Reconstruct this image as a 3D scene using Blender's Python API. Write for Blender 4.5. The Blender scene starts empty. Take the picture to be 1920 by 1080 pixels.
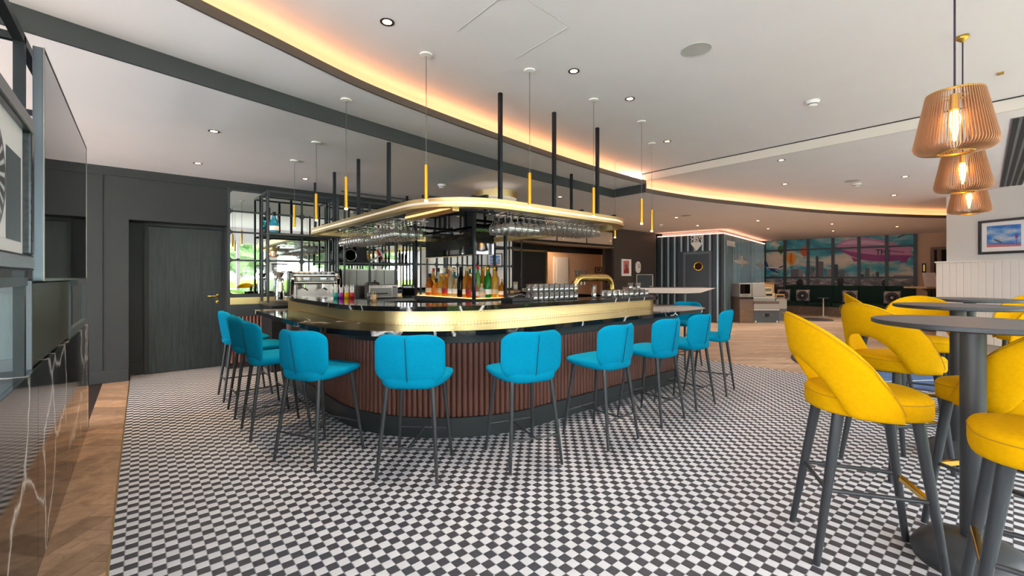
import bpy, bmesh, math, random
from mathutils import Vector, Matrix
import numpy as np
random.seed(7)
PI = math.pi
scene = bpy.context.scene
COL = scene.collection

# ------------------------------------------------------------------ camera, world, exposure
FPX, CAMH, YAW = 810.0, 1.3, math.atan((960 - 265) / 810.0)
cam_d = bpy.data.cameras.new('camera'); cam = bpy.data.objects.new('camera', cam_d); COL.objects.link(cam)
cam_d.sensor_width = 36.0; cam_d.lens = FPX / 1920 * 36.0; cam_d.shift_y = -20 / 1920.0
cam_d.clip_start = 0.02; cam_d.clip_end = 200
cam.location = (0, 0, CAMH); cam.rotation_euler = (PI / 2, 0, -YAW)
scene.camera = cam
w = bpy.data.worlds.new('overcast_sky'); scene.world = w; w.use_nodes = True
bg = w.node_tree.nodes['Background']; bg.inputs['Color'].default_value = (0.94, 0.95, 1.0, 1); bg.inputs['Strength'].default_value = 15.0
vs = scene.view_settings
vs.view_transform = 'Standard'; vs.look = 'None'; vs.gamma = 1.0; vs.use_curve_mapping = False; vs.exposure = 0.45
cy = scene.cycles
cy.use_denoising = True
cy.max_bounces = 14; cy.diffuse_bounces = 6; cy.glossy_bounces = 6; cy.transparent_max_bounces = 24; cy.transmission_bounces = 8
cy.sample_clamp_indirect = 6.0; cy.caustics_reflective = False; cy.caustics_refractive = False

FW = (math.sin(YAW), math.cos(YAW)); RT = (math.cos(YAW), -math.sin(YAW))
def ray(px, py):
    u = (px - 960) / FPX; v = (520 - py) / FPX
    return (FW[0] + u * RT[0], FW[1] + u * RT[1], v)
def atZ(px, py, z):
    r = ray(px, py); t = (z - CAMH) / r[2]; return Vector((r[0] * t, r[1] * t, z))
def atY(px, py, y):
    r = ray(px, py); t = y / r[1]; return Vector((r[0] * t, y, CAMH + r[2] * t))
def atD(px, py, t):
    r = ray(px, py); return Vector((r[0] * t, r[1] * t, CAMH + r[2] * t))
def proj(x, y, z):
    d = x * FW[0] + y * FW[1]; u = x * RT[0] + y * RT[1]
    if d < 0.05: return None
    return (960 + FPX * u / d, 520 - FPX * (z - CAMH) / d, d)

# ------------------------------------------------------------------ materials
def lin(c):
    return tuple(((v / 255) / 12.92 if v / 255 <= 0.04045 else ((v / 255 + 0.055) / 1.055) ** 2.4) for v in c[:3]) + (1.0,)
MATS = {}
def new_mat(name):
    m = bpy.data.materials.new(name); m.use_nodes = True; MATS[name] = m
    nt = m.node_tree; b = nt.nodes['Principled BSDF']
    return m, nt, b
def N(nt, t, **kw):
    n = nt.nodes.new(t)
    for k, v in kw.items():
        if k.startswith('i_'):
            n.inputs[k[2:].replace('_', ' ')].default_value = v
        else:
            setattr(n, k, v)
    return n
def mapped(nt, scale=(1, 1, 1), rot=(0, 0, 0), kind='Object'):
    tc = N(nt, 'ShaderNodeTexCoord'); mp = N(nt, 'ShaderNodeMapping')
    mp.inputs['Scale'].default_value = scale; mp.inputs['Rotation'].default_value = rot
    nt.links.new(tc.outputs[kind], mp.inputs['Vector']); return mp.outputs['Vector']
def ramp(nt, fac, stops):
    r = N(nt, 'ShaderNodeValToRGB'); nt.links.new(fac, r.inputs['Fac'])
    el = r.color_ramp.elements
    while len(el) < len(stops): el.new(0.5)
    for e, (p, c) in zip(el, stops): e.position = p; e.color = c
    return r.outputs['Color']
def mixc(nt, fac, a, b, mode='MIX'):
    m = N(nt, 'ShaderNodeMix', data_type='RGBA', blend_type=mode)
    if isinstance(fac, (int, float)): m.inputs['Factor'].default_value = fac
    else: nt.links.new(fac, m.inputs['Factor'])
    for s, v in (('A', a), ('B', b)):
        i = [x for x in m.inputs if x.name == s and x.type == 'RGBA'][0]
        if isinstance(v, tuple): i.default_value = v
        else: nt.links.new(v, i)
    return [o for o in m.outputs if o.type == 'RGBA'][0]
def plain(name, c, rough=0.5, metal=0.0, noise=0.0, nscale=8.0, bump=0.0, bscale=200.0, coat=0.0, spec=0.5):
    m, nt, b = new_mat(name)
    b.inputs['Roughness'].default_value = rough; b.inputs['Metallic'].default_value = metal
    b.inputs['Coat Weight'].default_value = coat; b.inputs['Specular IOR Level'].default_value = spec
    col = lin(c)
    v = mapped(nt)
    if noise:
        n = N(nt, 'ShaderNodeTexNoise', i_Scale=nscale, i_Detail=4.0); nt.links.new(v, n.inputs['Vector'])
        d = tuple(x * (1 - noise) for x in col[:3]) + (1,); l = tuple(min(1, x * (1 + noise)) for x in col[:3]) + (1,)
        nt.links.new(ramp(nt, n.outputs['Fac'], [(0.3, d), (0.7, l)]), b.inputs['Base Color'])
    else:
        b.inputs['Base Color'].default_value = col
    if bump:
        n2 = N(nt, 'ShaderNodeTexNoise', i_Scale=bscale, i_Detail=3.0); nt.links.new(v, n2.inputs['Vector'])
        bp = N(nt, 'ShaderNodeBump', i_Strength=bump, i_Distance=0.002); nt.links.new(n2.outputs['Fac'], bp.inputs['Height'])
        nt.links.new(bp.outputs['Normal'], b.inputs['Normal'])
    return m
def emit(name, c, s, base=None):
    m, nt, b = new_mat(name)
    b.inputs['Base Color'].default_value = lin(base or c); b.inputs['Emission Color'].default_value = lin(c)
    b.inputs['Emission Strength'].default_value = s; return m
def woodgrain(name, c1, c2, rough=0.45, axis='Z', scale=1.0, island=False, bump=0.15, coat=0.0):
    m, nt, b = new_mat(name)
    s = {'X': (1.2, 14, 14), 'Y': (14, 1.2, 14), 'Z': (14, 14, 0.9), 'D': (5, 5, 5)}[axis]
    v = mapped(nt, tuple(x * scale for x in s))
    n = N(nt, 'ShaderNodeTexNoise', i_Scale=1.6, i_Detail=7.0, i_Roughness=0.65, i_Distortion=0.8); nt.links.new(v, n.inputs['Vector'])
    colr = ramp(nt, n.outputs['Fac'], [(0.28, lin(c1)), (0.72, lin(c2))])
    if island:
        g = N(nt, 'ShaderNodeNewGeometry')
        oi = N(nt, 'ShaderNodeObjectInfo')
        ad = N(nt, 'ShaderNodeMath', operation='ADD'); nt.links.new(g.outputs['Random Per Island'], ad.inputs[0]); nt.links.new(oi.outputs['Random'], ad.inputs[1])
        fr = N(nt, 'ShaderNodeMath', operation='FRACT'); nt.links.new(ad.outputs[0], fr.inputs[0])
        tint = ramp(nt, fr.outputs[0], [(0.0, (0.72, 0.70, 0.68, 1)), (0.5, (1, 1, 1, 1)), (1.0, (1.22, 1.16, 1.1, 1))])
        colr = mixc(nt, 1.0, colr, tint, 'MULTIPLY')
    nt.links.new(colr, b.inputs['Base Color'])
    b.inputs['Roughness'].default_value = rough; b.inputs['Coat Weight'].default_value = coat
    bp = N(nt, 'ShaderNodeBump', i_Strength=bump, i_Distance=0.003); nt.links.new(n.outputs['Fac'], bp.inputs['Height'])
    nt.links.new(bp.outputs['Normal'], b.inputs['Normal'])
    return m
def marble(name, scale=1.0, rough=0.08, width=0.012, seed=0.0, keep=0.52):
    m, nt, b = new_mat(name)
    tc = N(nt, 'ShaderNodeTexCoord'); mp = N(nt, 'ShaderNodeMapping'); mp.inputs['Location'].default_value = (seed, seed * 0.7, seed * 1.3)
    mp.inputs['Rotation'].default_value = (0.5, 0.35, 0.6)
    nt.links.new(tc.outputs['Object'], mp.inputs['Vector'])
    n = N(nt, 'ShaderNodeTexNoise', i_Scale=2.2, i_Detail=6.0); nt.links.new(mp.outputs['Vector'], n.inputs['Vector'])
    ad = N(nt, 'ShaderNodeVectorMath', operation='SCALE'); ad.inputs['Scale'].default_value = 0.45; nt.links.new(n.outputs['Color'], ad.inputs[0])
    sm = N(nt, 'ShaderNodeVectorMath', operation='ADD'); nt.links.new(mp.outputs['Vector'], sm.inputs[0]); nt.links.new(ad.outputs['Vector'], sm.inputs[1])
    vo = N(nt, 'ShaderNodeTexVoronoi', feature='DISTANCE_TO_EDGE', i_Scale=1.5 * scale); nt.links.new(sm.outputs['Vector'], vo.inputs['Vector'])
    line = ramp(nt, vo.outputs['Distance'], [(0.0, (1, 1, 1, 1)), (width, (0.35, 0.35, 0.35, 1)), (width * 1.7, (0, 0, 0, 1))])
    k = N(nt, 'ShaderNodeTexNoise', i_Scale=1.3, i_Detail=2.0); nt.links.new(mp.outputs['Vector'], k.inputs['Vector'])
    msk = ramp(nt, k.outputs['Fac'], [(keep, (0, 0, 0, 1)), (keep + 0.06, (1, 1, 1, 1))])
    f = mixc(nt, 1.0, line, msk, 'MULTIPLY')
    nt.links.new(mixc(nt, f, lin((19, 20, 24)), lin((225, 222, 218))), b.inputs['Base Color'])
    b.inputs['Roughness'].default_value = rough; b.inputs['Specular IOR Level'].default_value = 0.45
    return m
def thin_glass(name, tint=(1, 1, 1, 1), lo=0.06, hi=0.6, rough=0.03):
    m, nt, b = new_mat(name); nt.nodes.remove(b)
    out = nt.nodes['Material Output']
    tr = N(nt, 'ShaderNodeBsdfTransparent'); tr.inputs['Color'].default_value = tint
    gl = N(nt, 'ShaderNodeBsdfGlossy'); gl.inputs['Roughness'].default_value = rough
    lw = N(nt, 'ShaderNodeLayerWeight', i_Blend=0.25)
    mr = N(nt, 'ShaderNodeMapRange'); mr.inputs['To Min'].default_value = lo; mr.inputs['To Max'].default_value = hi
    nt.links.new(lw.outputs['Facing'], mr.inputs['Value'])
    mx = N(nt, 'ShaderNodeMixShader'); nt.links.new(mr.outputs['Result'], mx.inputs['Fac'])
    nt.links.new(tr.outputs[0], mx.inputs[1]); nt.links.new(gl.outputs[0], mx.inputs[2]); nt.links.new(mx.outputs[0], out.inputs['Surface'])
    return m

plain('ceil_white', (243, 237, 238), 0.85, noise=0.015, nscale=2)
plain('ceil_fascia', (214, 206, 196), 0.8)
plain('band_dark', (60, 62, 64), 0.55, noise=0.05, nscale=3)
plain('lip_dark', (88, 80, 74), 0.5)
plain('wall_dark', (40, 42, 43), 0.6, noise=0.06, nscale=2, bump=0.05, bscale=60)
plain('wall_brown', (66, 60, 58), 0.55, noise=0.05, nscale=2)
plain('wall_white', (226, 227, 224), 0.7, noise=0.015, nscale=2)
plain('wall_beige', (214, 184, 156), 0.7, noise=0.03, nscale=2)
plain('wall_void', (30, 26, 24), 0.7)
plain('grout', (150, 155, 160), 0.85)
plain('steel_dark', (44, 48, 52), 0.38, metal=0.75)
plain('paint_dark', (48, 54, 58), 0.42)
plain('black_matte', (20, 21, 23), 0.6)
plain('black_gloss', (9, 10, 11), 0.04, spec=0.7)
plain('screen', (7, 8, 9), 0.03, spec=0.9)
plain('brass', (228, 202, 146), 0.34, metal=1.0, noise=0.05, nscale=2)
plain('brass_polished', (226, 180, 84), 0.13, metal=1.0)
plain('tv_metal', (92, 102, 112), 0.3, metal=0.6)
plain('tap_brass', (232, 198, 118), 0.2, metal=1.0)
plain('gold_paint', (224, 168, 52), 0.3, metal=0.85)
plain('steel', (158, 150, 144), 0.28, metal=1.0, noise=0.06, nscale=3)
plain('steel_brushed', (126, 124, 120), 0.38, metal=1.0, noise=0.12, nscale=2)
plain('chrome', (225, 225, 225), 0.06, metal=1.0)
plain('mirror', (232, 238, 236), 0.0, metal=1.0)
plain('mirror_smoke', (150, 140, 132), 0.03, metal=1.0)
plain('teal_fabric', (0, 136, 174), 0.9, noise=0.05, nscale=60, bump=0.25, bscale=420, spec=0.08)
plain('teal_seam', (0, 60, 82), 0.9)
plain('yellow_fabric', (212, 158, 0), 0.9, noise=0.05, nscale=60, bump=0.25, bscale=420, spec=0.08)
plain('yellow_seam', (168, 124, 0), 0.9)
plain('leg_dark', (54, 57, 62), 0.36, noise=0.05, nscale=10)
plain('table_top', (96, 94, 96), 0.42, noise=0.04, nscale=4)
plain('table_edge', (44, 48, 54), 0.45)
plain('table_base', (58, 61, 65), 0.45)
plain('plaster_white', (238, 236, 232), 0.5)
plain('grey_disc', (190, 188, 182), 0.7, bump=0.3, bscale=500)
plain('tile_white', (210, 212, 218), 0.42, noise=0.02, nscale=15)
plain('tile_black', (68, 68, 75), 0.4, noise=0.06, nscale=15)
plain('velvet_green', (12, 52, 44), 0.8)
plain('cushion_white', (210, 204, 200), 0.9)
plain('grey_laminate', (172, 170, 166), 0.45)
plain('grey_mid', (110, 114, 118), 0.45)
plain('grey_blue', (88, 98, 106), 0.5)
plain('taupe', (122, 102, 92), 0.5)
plain('cream_plastic', (206, 186, 150), 0.5)
plain('white_paint', (236, 234, 230), 0.45)
plain('wing_pink', (214, 190, 178), 0.35)
plain('rug_blue', (66, 96, 140), 0.95, noise=0.35, nscale=5, bump=0.5, bscale=300)
plain('rug_line', (190, 200, 214), 0.95)
plain('floor_far', (150, 126, 104), 0.5)
plain('slat_brown', (108, 68, 58), 0.42, noise=0.10, nscale=6)
plain('slat_back', (40, 26, 24), 0.7)
plain('shade_rose', (190, 142, 104), 0.35, metal=0.5, noise=0.05)
plain('shade_gold', (206, 164, 74), 0.32, metal=0.8)
plain('hedge', (100, 148, 44), 0.9, noise=0.55, nscale=9)
plain('tree_leaf', (84, 112, 66), 0.9, noise=0.5, nscale=5)
plain('pavement', (170, 170, 165), 0.9)
plain('red_paint', (170, 24, 34), 0.4)
plain('print_white', (240, 238, 235), 0.6)
plain('letter_white', (228, 228, 226), 0.5)
plain('card_white', (246, 245, 244), 0.55)
plain('picture_frame', (70, 76, 80), 0.25, metal=0.5, noise=0.25, nscale=60)
plain('cable', (36, 26, 48), 0.5)
plain('wire', (110, 108, 104), 0.4, metal=0.5)
emit('led_cove', (255, 172, 104), 7.0)
emit('led_pink', (255, 182, 146), 4.5)
emit('led_white', (255, 240, 222), 0.30)
emit('led_warm', (255, 196, 130), 1.2)
emit('lamp_core', (255, 206, 150), 14.0)
emit('tube_tip', (255, 200, 130), 14.0)
emit('bulb', (255, 172, 60), 26.0)
emit('bottle_glow', (255, 196, 120), 2.0)
woodgrain('door_wood', (16, 20, 22), (50, 57, 59), 0.45, 'Z', 1.4, bump=0.35)
woodgrain('panel_olive', (62, 64, 52), (98, 98, 78), 0.25, 'Y', 0.9, coat=0.3, bump=0.1)
woodgrain('panel_blue', (66, 78, 88), (108, 122, 132), 0.35, 'Z', 1.2, bump=0.15)
woodgrain('plank_left', (142, 114, 92), (190, 160, 132), 0.38, 'D', 1.6, island=True)
woodgrain('table_wood', (176, 138, 92), (206, 170, 122), 0.45, 'X', 1.0)
woodgrain('bench_wood', (104, 82, 66), (140, 112, 92), 0.5, 'X', 1.0)
marble('marble_top', 1.5, 0.07, 0.018, 3.1, 0.50)
marble('marble_wall', 0.9, 0.06, 0.022, 1.7, 0.36)
thin_glass('pane_glass', (0.97, 0.985, 0.98, 1), 0.04, 0.4, 0.0)
thin_glass('glass_clear', (0.97, 0.98, 0.98, 1), 0.08, 0.9, 0.03)
thin_glass('glass_cut', (0.80, 0.83, 0.85, 1), 0.22, 0.85, 0.08)
def bottle_glass(name, c, rough=0.06):
    m, nt, b = new_mat(name)
    b.inputs['Base Color'].default_value = lin(c); b.inputs['Roughness'].default_value = rough
    b.inputs['Transmission Weight'].default_value = 0.55; b.inputs['IOR'].default_value = 1.2
    b.inputs['Specular IOR Level'].default_value = 0.7
    return m
for nm, c in dict(amber=(226, 140, 40), whisky=(196, 104, 30), gold=(232, 178, 60), green=(36, 150, 50), lime=(120, 190, 90), blue=(66, 160, 196), clear=(214, 222, 220),
                  dark=(24, 22, 22), rose=(226, 150, 120), teal=(0, 150, 130), brown=(92, 44, 22), pale=(224, 200, 150)).items():
    bottle_glass('bottle_' + nm, c)
def plank_floor():
    m, nt, b = new_mat('wood_floor')
    v = mapped(nt, (1, 1, 1), (0, 0, YAW))
    br = N(nt, 'ShaderNodeTexBrick', i_Scale=1.0, offset=0.37, i_Mortar_Size=0.0012, i_Brick_Width=1.1, i_Row_Height=0.14)
    br.inputs['Color1'].default_value = lin((204, 178, 154)); br.inputs['Color2'].default_value = lin((170, 144, 120)); br.inputs['Mortar'].default_value = lin((120, 92, 72))
    nt.links.new(v, br.inputs['Vector'])
    v2 = mapped(nt, (1.5, 26, 1), (0, 0, YAW))
    n = N(nt, 'ShaderNodeTexNoise', i_Scale=1.4, i_Detail=6.0); nt.links.new(v2, n.inputs['Vector'])
    g = ramp(nt, n.outputs['Fac'], [(0.25, (0.70, 0.68, 0.66, 1)), (0.75, (1.15, 1.13, 1.12, 1))])
    nt.links.new(mixc(nt, 1.0, br.outputs['Color'], g, 'MULTIPLY'), b.inputs['Base Color'])
    b.inputs['Roughness'].default_value = 0.42
plank_floor()

# ------------------------------------------------------------------ mesh helpers
class MB:
    def __init__(s): s.v = []; s.f = []; s.m = []; s.mi = 0
    def add(s, vs, fs):
        o = len(s.v); s.v += [tuple(p) for p in vs]
        for f in fs: s.f.append(tuple(i + o for i in f)); s.m.append(s.mi)
        return s
    def box(s, x0, x1, y0, y1, z0, z1):
        return s.add([(x0, y0, z0), (x1, y0, z0), (x1, y1, z0), (x0, y1, z0), (x0, y0, z1), (x1, y0, z1), (x1, y1, z1), (x0, y1, z1)],
                     [(0, 3, 2, 1), (4, 5, 6, 7), (0, 1, 5, 4), (1, 2, 6, 5), (2, 3, 7, 6), (3, 0, 4, 7)])
    def bar(s, p0, p1, w, h, up=(0, 0, 1)):
        p0, p1 = Vector(p0), Vector(p1); d = (p1 - p0).normalized(); up = Vector(up)
        if abs(d.dot(up)) > 0.99: up = Vector((1, 0, 0))
        a = d.cross(up).normalized(); b = a.cross(d).normalized()
        vs = [p + a * sx * w / 2 + b * sy * h / 2 for p in (p0, p1) for sx, sy in ((-1, -1), (1, -1), (1, 1), (-1, 1))]
        return s.add(vs, [(0, 3, 2, 1), (4, 5, 6, 7), (0, 1, 5, 4), (1, 2, 6, 5), (2, 3, 7, 6), (3, 0, 4, 7)])
    def cyl(s, p0, p1, r0, r1=None, n=12, caps=True):
        r1 = r0 if r1 is None else r1
        p0, p1 = Vector(p0), Vector(p1); d = (p1 - p0).normalized()
        a = d.cross(Vector((0, 0, 1)) if abs(d.z) < 0.95 else Vector((1, 0, 0))).normalized(); b = d.cross(a)
        vs = []
        for p, r in ((p0, r0), (p1, r1)):
            for i in range(n):
                t = 2 * PI * i / n; vs.append(p + (a * math.cos(t) + b * math.sin(t)) * r)
        fs = [(i, (i + 1) % n, n + (i + 1) % n, n + i) for i in range(n)]
        if caps: fs += [tuple(range(n - 1, -1, -1)), tuple(range(n, 2 * n))]
        return s.add(vs, fs)
    def tube(s, pts, r, n=8, caps=True):
        pts = [Vector(p) for p in pts]; rings = []; prev = None
        for i, p in enumerate(pts):
            d = (pts[min(i + 1, len(pts) - 1)] - pts[max(i - 1, 0)]).normalized()
            if prev is None: a = d.cross(Vector((0, 0, 1)) if abs(d.z) < 0.95 else Vector((1, 0, 0))).normalized()
            else: a = (prev - d * prev.dot(d)).normalized()
            prev = a; b = d.cross(a); rr = r[i] if isinstance(r, (list, tuple)) else r
            rings.append([p + (a * math.cos(2 * PI * k / n) + b * math.sin(2 * PI * k / n)) * rr for k in range(n)])
        vs = [q for g in rings for q in g]; fs = []
        for i in range(len(rings) - 1):
            for k in range(n): fs.append((i * n + k, i * n + (k + 1) % n, (i + 1) * n + (k + 1) % n, (i + 1) * n + k))
        if caps: fs += [tuple(range(n - 1, -1, -1)), tuple(range((len(rings) - 1) * n, len(rings) * n))]
        return s.add(vs, fs)
    def lathe(s, prof, n=20, c=(0, 0, 0), caps=None):
        vs = []; fs = []; k = len(prof)
        for r, z in prof:
            for i in range(n):
                t = 2 * PI * i / n; vs.append((c[0] + r * math.cos(t), c[1] + r * math.sin(t), c[2] + z))
        for j in range(k - 1):
            for i in range(n): fs.append((j * n + i, j * n + (i + 1) % n, (j + 1) * n + (i + 1) % n, (j + 1) * n + i))
        if caps is None: caps = not (prof[0][0] > 1e-4 and prof[-1][0] > 1e-4 and abs(prof[0][1] - prof[-1][1]) < 0.0105)
        if caps and prof[0][0] > 1e-4: fs.append(tuple(range(n - 1, -1, -1)))
        if caps and prof[-1][0] > 1e-4: fs.append(tuple(range((k - 1) * n, k * n)))
        return s.add(vs, fs)
    def prism(s, poly, z0, z1):
        n = len(poly)
        vs = [(x, y, z0) for x, y in poly] + [(x, y, z1) for x, y in poly]
        return s.add(vs, [tuple(range(n - 1, -1, -1)), tuple(range(n, 2 * n))] + [(i, (i + 1) % n, n + (i + 1) % n, n + i) for i in range(n)])
    def band(s, outer, inner, z0, z1, ends=True):
        n = len(outer)
        vs = [(x, y, z0) for x, y in outer] + [(x, y, z1) for x, y in outer] + [(x, y, z0) for x, y in inner] + [(x, y, z1) for x, y in inner]
        fs = []
        for i in range(n - 1):
            o0, o1, p0, p1 = i, i + 1, n + i, n + i + 1; q0, q1, r0, r1 = 2 * n + i, 2 * n + i + 1, 3 * n + i, 3 * n + i + 1
            fs += [(o0, o1, p1, p0), (q1, q0, r0, r1), (p0, p1, r1, r0), (o1, o0, q0, q1)]
        if ends: fs += [(0, n, 3 * n, 2 * n), (n - 1, 3 * n - 1, 4 * n - 1, 2 * n - 1)]
        return s.add(vs, fs)
    def grid(s, P, closed_u=False):
        nu, nv = len(P), len(P[0]); vs = [p for row in P for p in row]; fs = []
        for i in range(nu if closed_u else nu - 1):
            for j in range(nv - 1):
                a = i * nv + j; b = ((i + 1) % nu) * nv + j; fs.append((a, b, b + 1, a + 1))
        return s.add(vs, fs)
    def mesh(s, name, mats, smooth=False, weld=False):
        me = bpy.data.meshes.new(name); me.from_pydata(s.v, [], s.f)
        for m in (mats if isinstance(mats, (list, tuple)) else [mats]): me.materials.append(MATS[m])
        me.polygons.foreach_set('material_index', s.m)
        bm = bmesh.new(); bm.from_mesh(me)
        if weld: bmesh.ops.remove_doubles(bm, verts=bm.verts, dist=1e-5)
        bmesh.ops.recalc_face_normals(bm, faces=bm.faces); bm.to_mesh(me); bm.free()
        if smooth: me.polygons.foreach_set('use_smooth', [True] * len(me.polygons))
        me.update(); return me
    def build(s, name, mats, parent=None, smooth=False, bevel=0.0, sub=0, auto=False, loc=None, rz=0.0, weld=False):
        o = bpy.data.objects.new(name, s.mesh(name, mats, smooth or auto, weld)); COL.objects.link(o)
        if parent: o.parent = parent
        if loc: o.location = loc
        if rz: o.rotation_euler[2] = rz
        if auto:
            md = o.modifiers.new('edges', 'EDGE_SPLIT'); md.split_angle = math.radians(40)
        if bevel:
            md = o.modifiers.new('bevel', 'BEVEL'); md.width = bevel; md.segments = 2; md.limit_method = 'ANGLE'; md.angle_limit = math.radians(40)
        if sub:
            md = o.modifiers.new('sub', 'SUBSURF'); md.levels = sub; md.render_levels = sub
        return o
def tag(o, label, cat, group=None):
    o['label'] = label; o['category'] = cat
    if group: o['group'] = group
    return o
def struct(o): o['kind'] = 'structure'; return o
def stuff(o): o['kind'] = 'stuff'; return o
def thing(name, label, cat, loc=(0, 0, 0), rz=0.0, group=None):
    o = bpy.data.objects.new(name, None); COL.objects.link(o); o.location = loc; o.rotation_euler[2] = rz
    o.empty_display_size = 0.1
    return tag(o, label, cat, group)
def copy_tree(o, parent=None):
    c = o.copy(); COL.objects.link(c)
    if parent: c.parent = parent
    for ch in [k for k in o.children]: copy_tree(ch, c)
    return c
def relabel(o, label=None, group=None):
    if label: o['label'] = label
    if group: o['group'] = group
    return o
def catmull(pts, xs):
    px = [p[0] for p in pts]; py = [p[1] for p in pts]; out = []
    m = []
    for i in range(len(px)):
        a, b = max(i - 1, 0), min(i + 1, len(px) - 1); m.append((py[b] - py[a]) / (px[b] - px[a]))
    for x in xs:
        x = min(max(x, px[0]), px[-1]); i = min(max(int(np.searchsorted(px, x)) - 1, 0), len(px) - 2)
        h = px[i + 1] - px[i]; t = (x - px[i]) / h
        out.append((2 * t**3 - 3 * t**2 + 1) * py[i] + (t**3 - 2 * t**2 + t) * h * m[i] + (-2 * t**3 + 3 * t**2) * py[i + 1] + (t**3 - t**2) * h * m[i + 1])
    return out
def upath(xL, yF, rL, xR, rR, yL, yR, n=24, na=22, nr=14, nf=30):
    p = []
    for i in range(n): p.append((xL, yL + (yF + rL - yL) * i / n))
    for i in range(na): t = PI + (PI / 2) * i / na; p.append((xL + rL + rL * math.cos(t), yF + rL + rL * math.sin(t)))
    for i in range(nf): p.append((xL + rL + (xR - rR - xL - rL) * i / nf, yF))
    for i in range(nr): t = 1.5 * PI + (PI / 2) * i / nr; p.append((xR - rR + rR * math.cos(t), yF + rR + rR * math.sin(t)))
    for i in range(n + 1): p.append((xR, yF + rR + (yR - yF - rR) * i / n))
    return p
def resample(path, step):
    out = []; acc = 0.0; nxt = 0.0
    for (x0, y0), (x1, y1) in zip(path[:-1], path[1:]):
        L = math.hypot(x1 - x0, y1 - y0)
        if L < 1e-9: continue
        while nxt <= acc + L:
            t = (nxt - acc) / L; out.append((x0 + (x1 - x0) * t, y0 + (y1 - y0) * t, math.atan2(y1 - y0, x1 - x0))); nxt += step
        acc += L
    return out

# ================================================================== SETTING
ZU, ZR, ZM, ZL = 2.98, 2.86, 2.80, 2.67
cove_pts = [(-5, 0.75), (-1.2, 2.36), (0.16, 2.94), (0.54, 3.08), (1.456, 3.40), (3.14, 3.68), (4.7, 3.83), (6.17, 3.86), (7.5, 3.68), (8.78, 3.35), (10.4, 2.88), (11.85, 2.30), (14.1, 1.04), (16.5, -1.0), (18.2, -2.75)]
band_pts = [(-5, 2.55), (-0.48, 3.58), (0.1, 3.71), (0.68, 3.84), (1.87, 4.07), (3.65, 4.33), (6.15, 4.48)]
XS1 = [-5 + 11.15 * i / 90 for i in range(91)]           # to 6.15
XS2 = [6.18 + 11.9 * i / 80 for i in range(81)]          # to 18.08
yC1 = catmull(cove_pts, XS1); yC2 = catmull(cove_pts, XS2); yB = catmull(band_pts, XS1)
def strip(xs, lo, hi, z, flip=False):
    m = MB()
    m.grid([[(x, a, z), (x, b, z)] for x, a, b in zip(xs, lo, hi)]); return m
def vstrip(xs, ys, z0, z1, dy=0.0):
    m = MB(); m.grid([[(x, y + dy, z0), (x, y + dy, z1)] for x, y in zip(xs, ys)]); return m
GAP = 0.30
struct(strip(XS1 + [6.2], [-2.75] * 92, [y + GAP for y in yC1 + [yC1[-1]]], ZU).build('ceiling', 'ceil_white'))
struct(strip(XS2, [-2.75] * 81, [y + GAP for y in yC2], ZR).build('ceiling', 'ceil_white'))
struct(strip(XS1, yC1, yB, ZM).build('ceiling', 'ceil_white'))
m = strip(XS1, yB, [8.7] * 91, ZL)
m.grid([[(x, a, ZL), (x, 8.7, ZL)] for x, a in zip([6.15] + XS2 + [21], [yC1[-1]] + yC2 + [-2.75])])
struct(m.build('ceiling', 'ceil_white'))
# cove lips, trough backs, led strips
def lip(xs, ys, z0, z1):
    m = MB(); o = [(x, y) for x, y in zip(xs, ys)]; i = [(x, y + 0.02) for x, y in zip(xs, ys)]
    m.band(o, i, z0, z1); return m
struct(lip(XS1, yC1, ZM - 0.004, ZM + 0.058).build('trim_1', 'lip_dark', smooth=False))
struct(lip([6.15] + XS2, [yC1[-1]] + yC2, ZL - 0.004, ZL + 0.062).build('trim_2', 'lip_dark'))
m = vstrip(XS1, yC1, ZM, ZU, GAP - 0.005); m.grid([[(x, y + 0.02, ZM + 0.003), (x, y + GAP, ZM + 0.003)] for x, y in zip(XS1, yC1)])
struct(m.build('trim_3', 'ceil_white'))
m = vstrip(XS2, yC2, ZL, ZR, GAP - 0.005); m.grid([[(x, y + 0.02, ZL + 0.003), (x, y + GAP, ZL + 0.003)] for x, y in zip(XS2, yC2)])
struct(m.build('trim_4', 'ceil_white'))
struct(lip(XS1, yB, ZL - 0.003, ZM + 0.01).build('trim_5', 'band_dark'))
struct(MB().box(6.13, 6.16, yC1[-1] - 0.0, yB[-1] + 0.02, ZL - 0.003, ZM + 0.02).build('trim_6', 'band_dark'))
struct(MB().box(6.17, 6.19, -2.75, 3.95, ZR - 0.001, ZU - 0.012).build('trim_7', 'ceil_fascia'))
struct(MB().box(6.165, 6.185, -2.75, 3.95, ZU - 0.012, ZU - 0.001).build('trim_8', 'black_matte'))
def led(xs, ys, z, label):
    m = MB(); m.grid([[(x, y + 0.10, z + 0.012), (x, y + 0.118, z + 0.052)] for x, y in zip(xs, ys)])
    return tag(m.build('led_strip', 'led_cove'), label, 'light strip')
k0 = 22
led(XS1[k0:], yC1[k0:], ZM + 0.02, 'warm cove light strip behind the curved lip over the bar')
led(XS2[:-4], yC2[:-4], ZL + 0.02, 'warm cove light strip behind the curved lip towards the mural')
# access panel joint in upper ceiling
def seam(p, q, z):
    return MB().bar((p.x, p.y, z - 0.001), (q.x, q.y, z - 0.001), 0.0025, 0.003)
for a, b in (((856, 59), (932, 0)), ((932, 0), (985, -3)), ((985, -3), (1067, 49)), ((1067, 49), (965, 110))):
    struct(seam(atZ(*a, ZU), atZ(*b, ZU), ZU).build('trim_9', 'grey_disc'))

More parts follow.
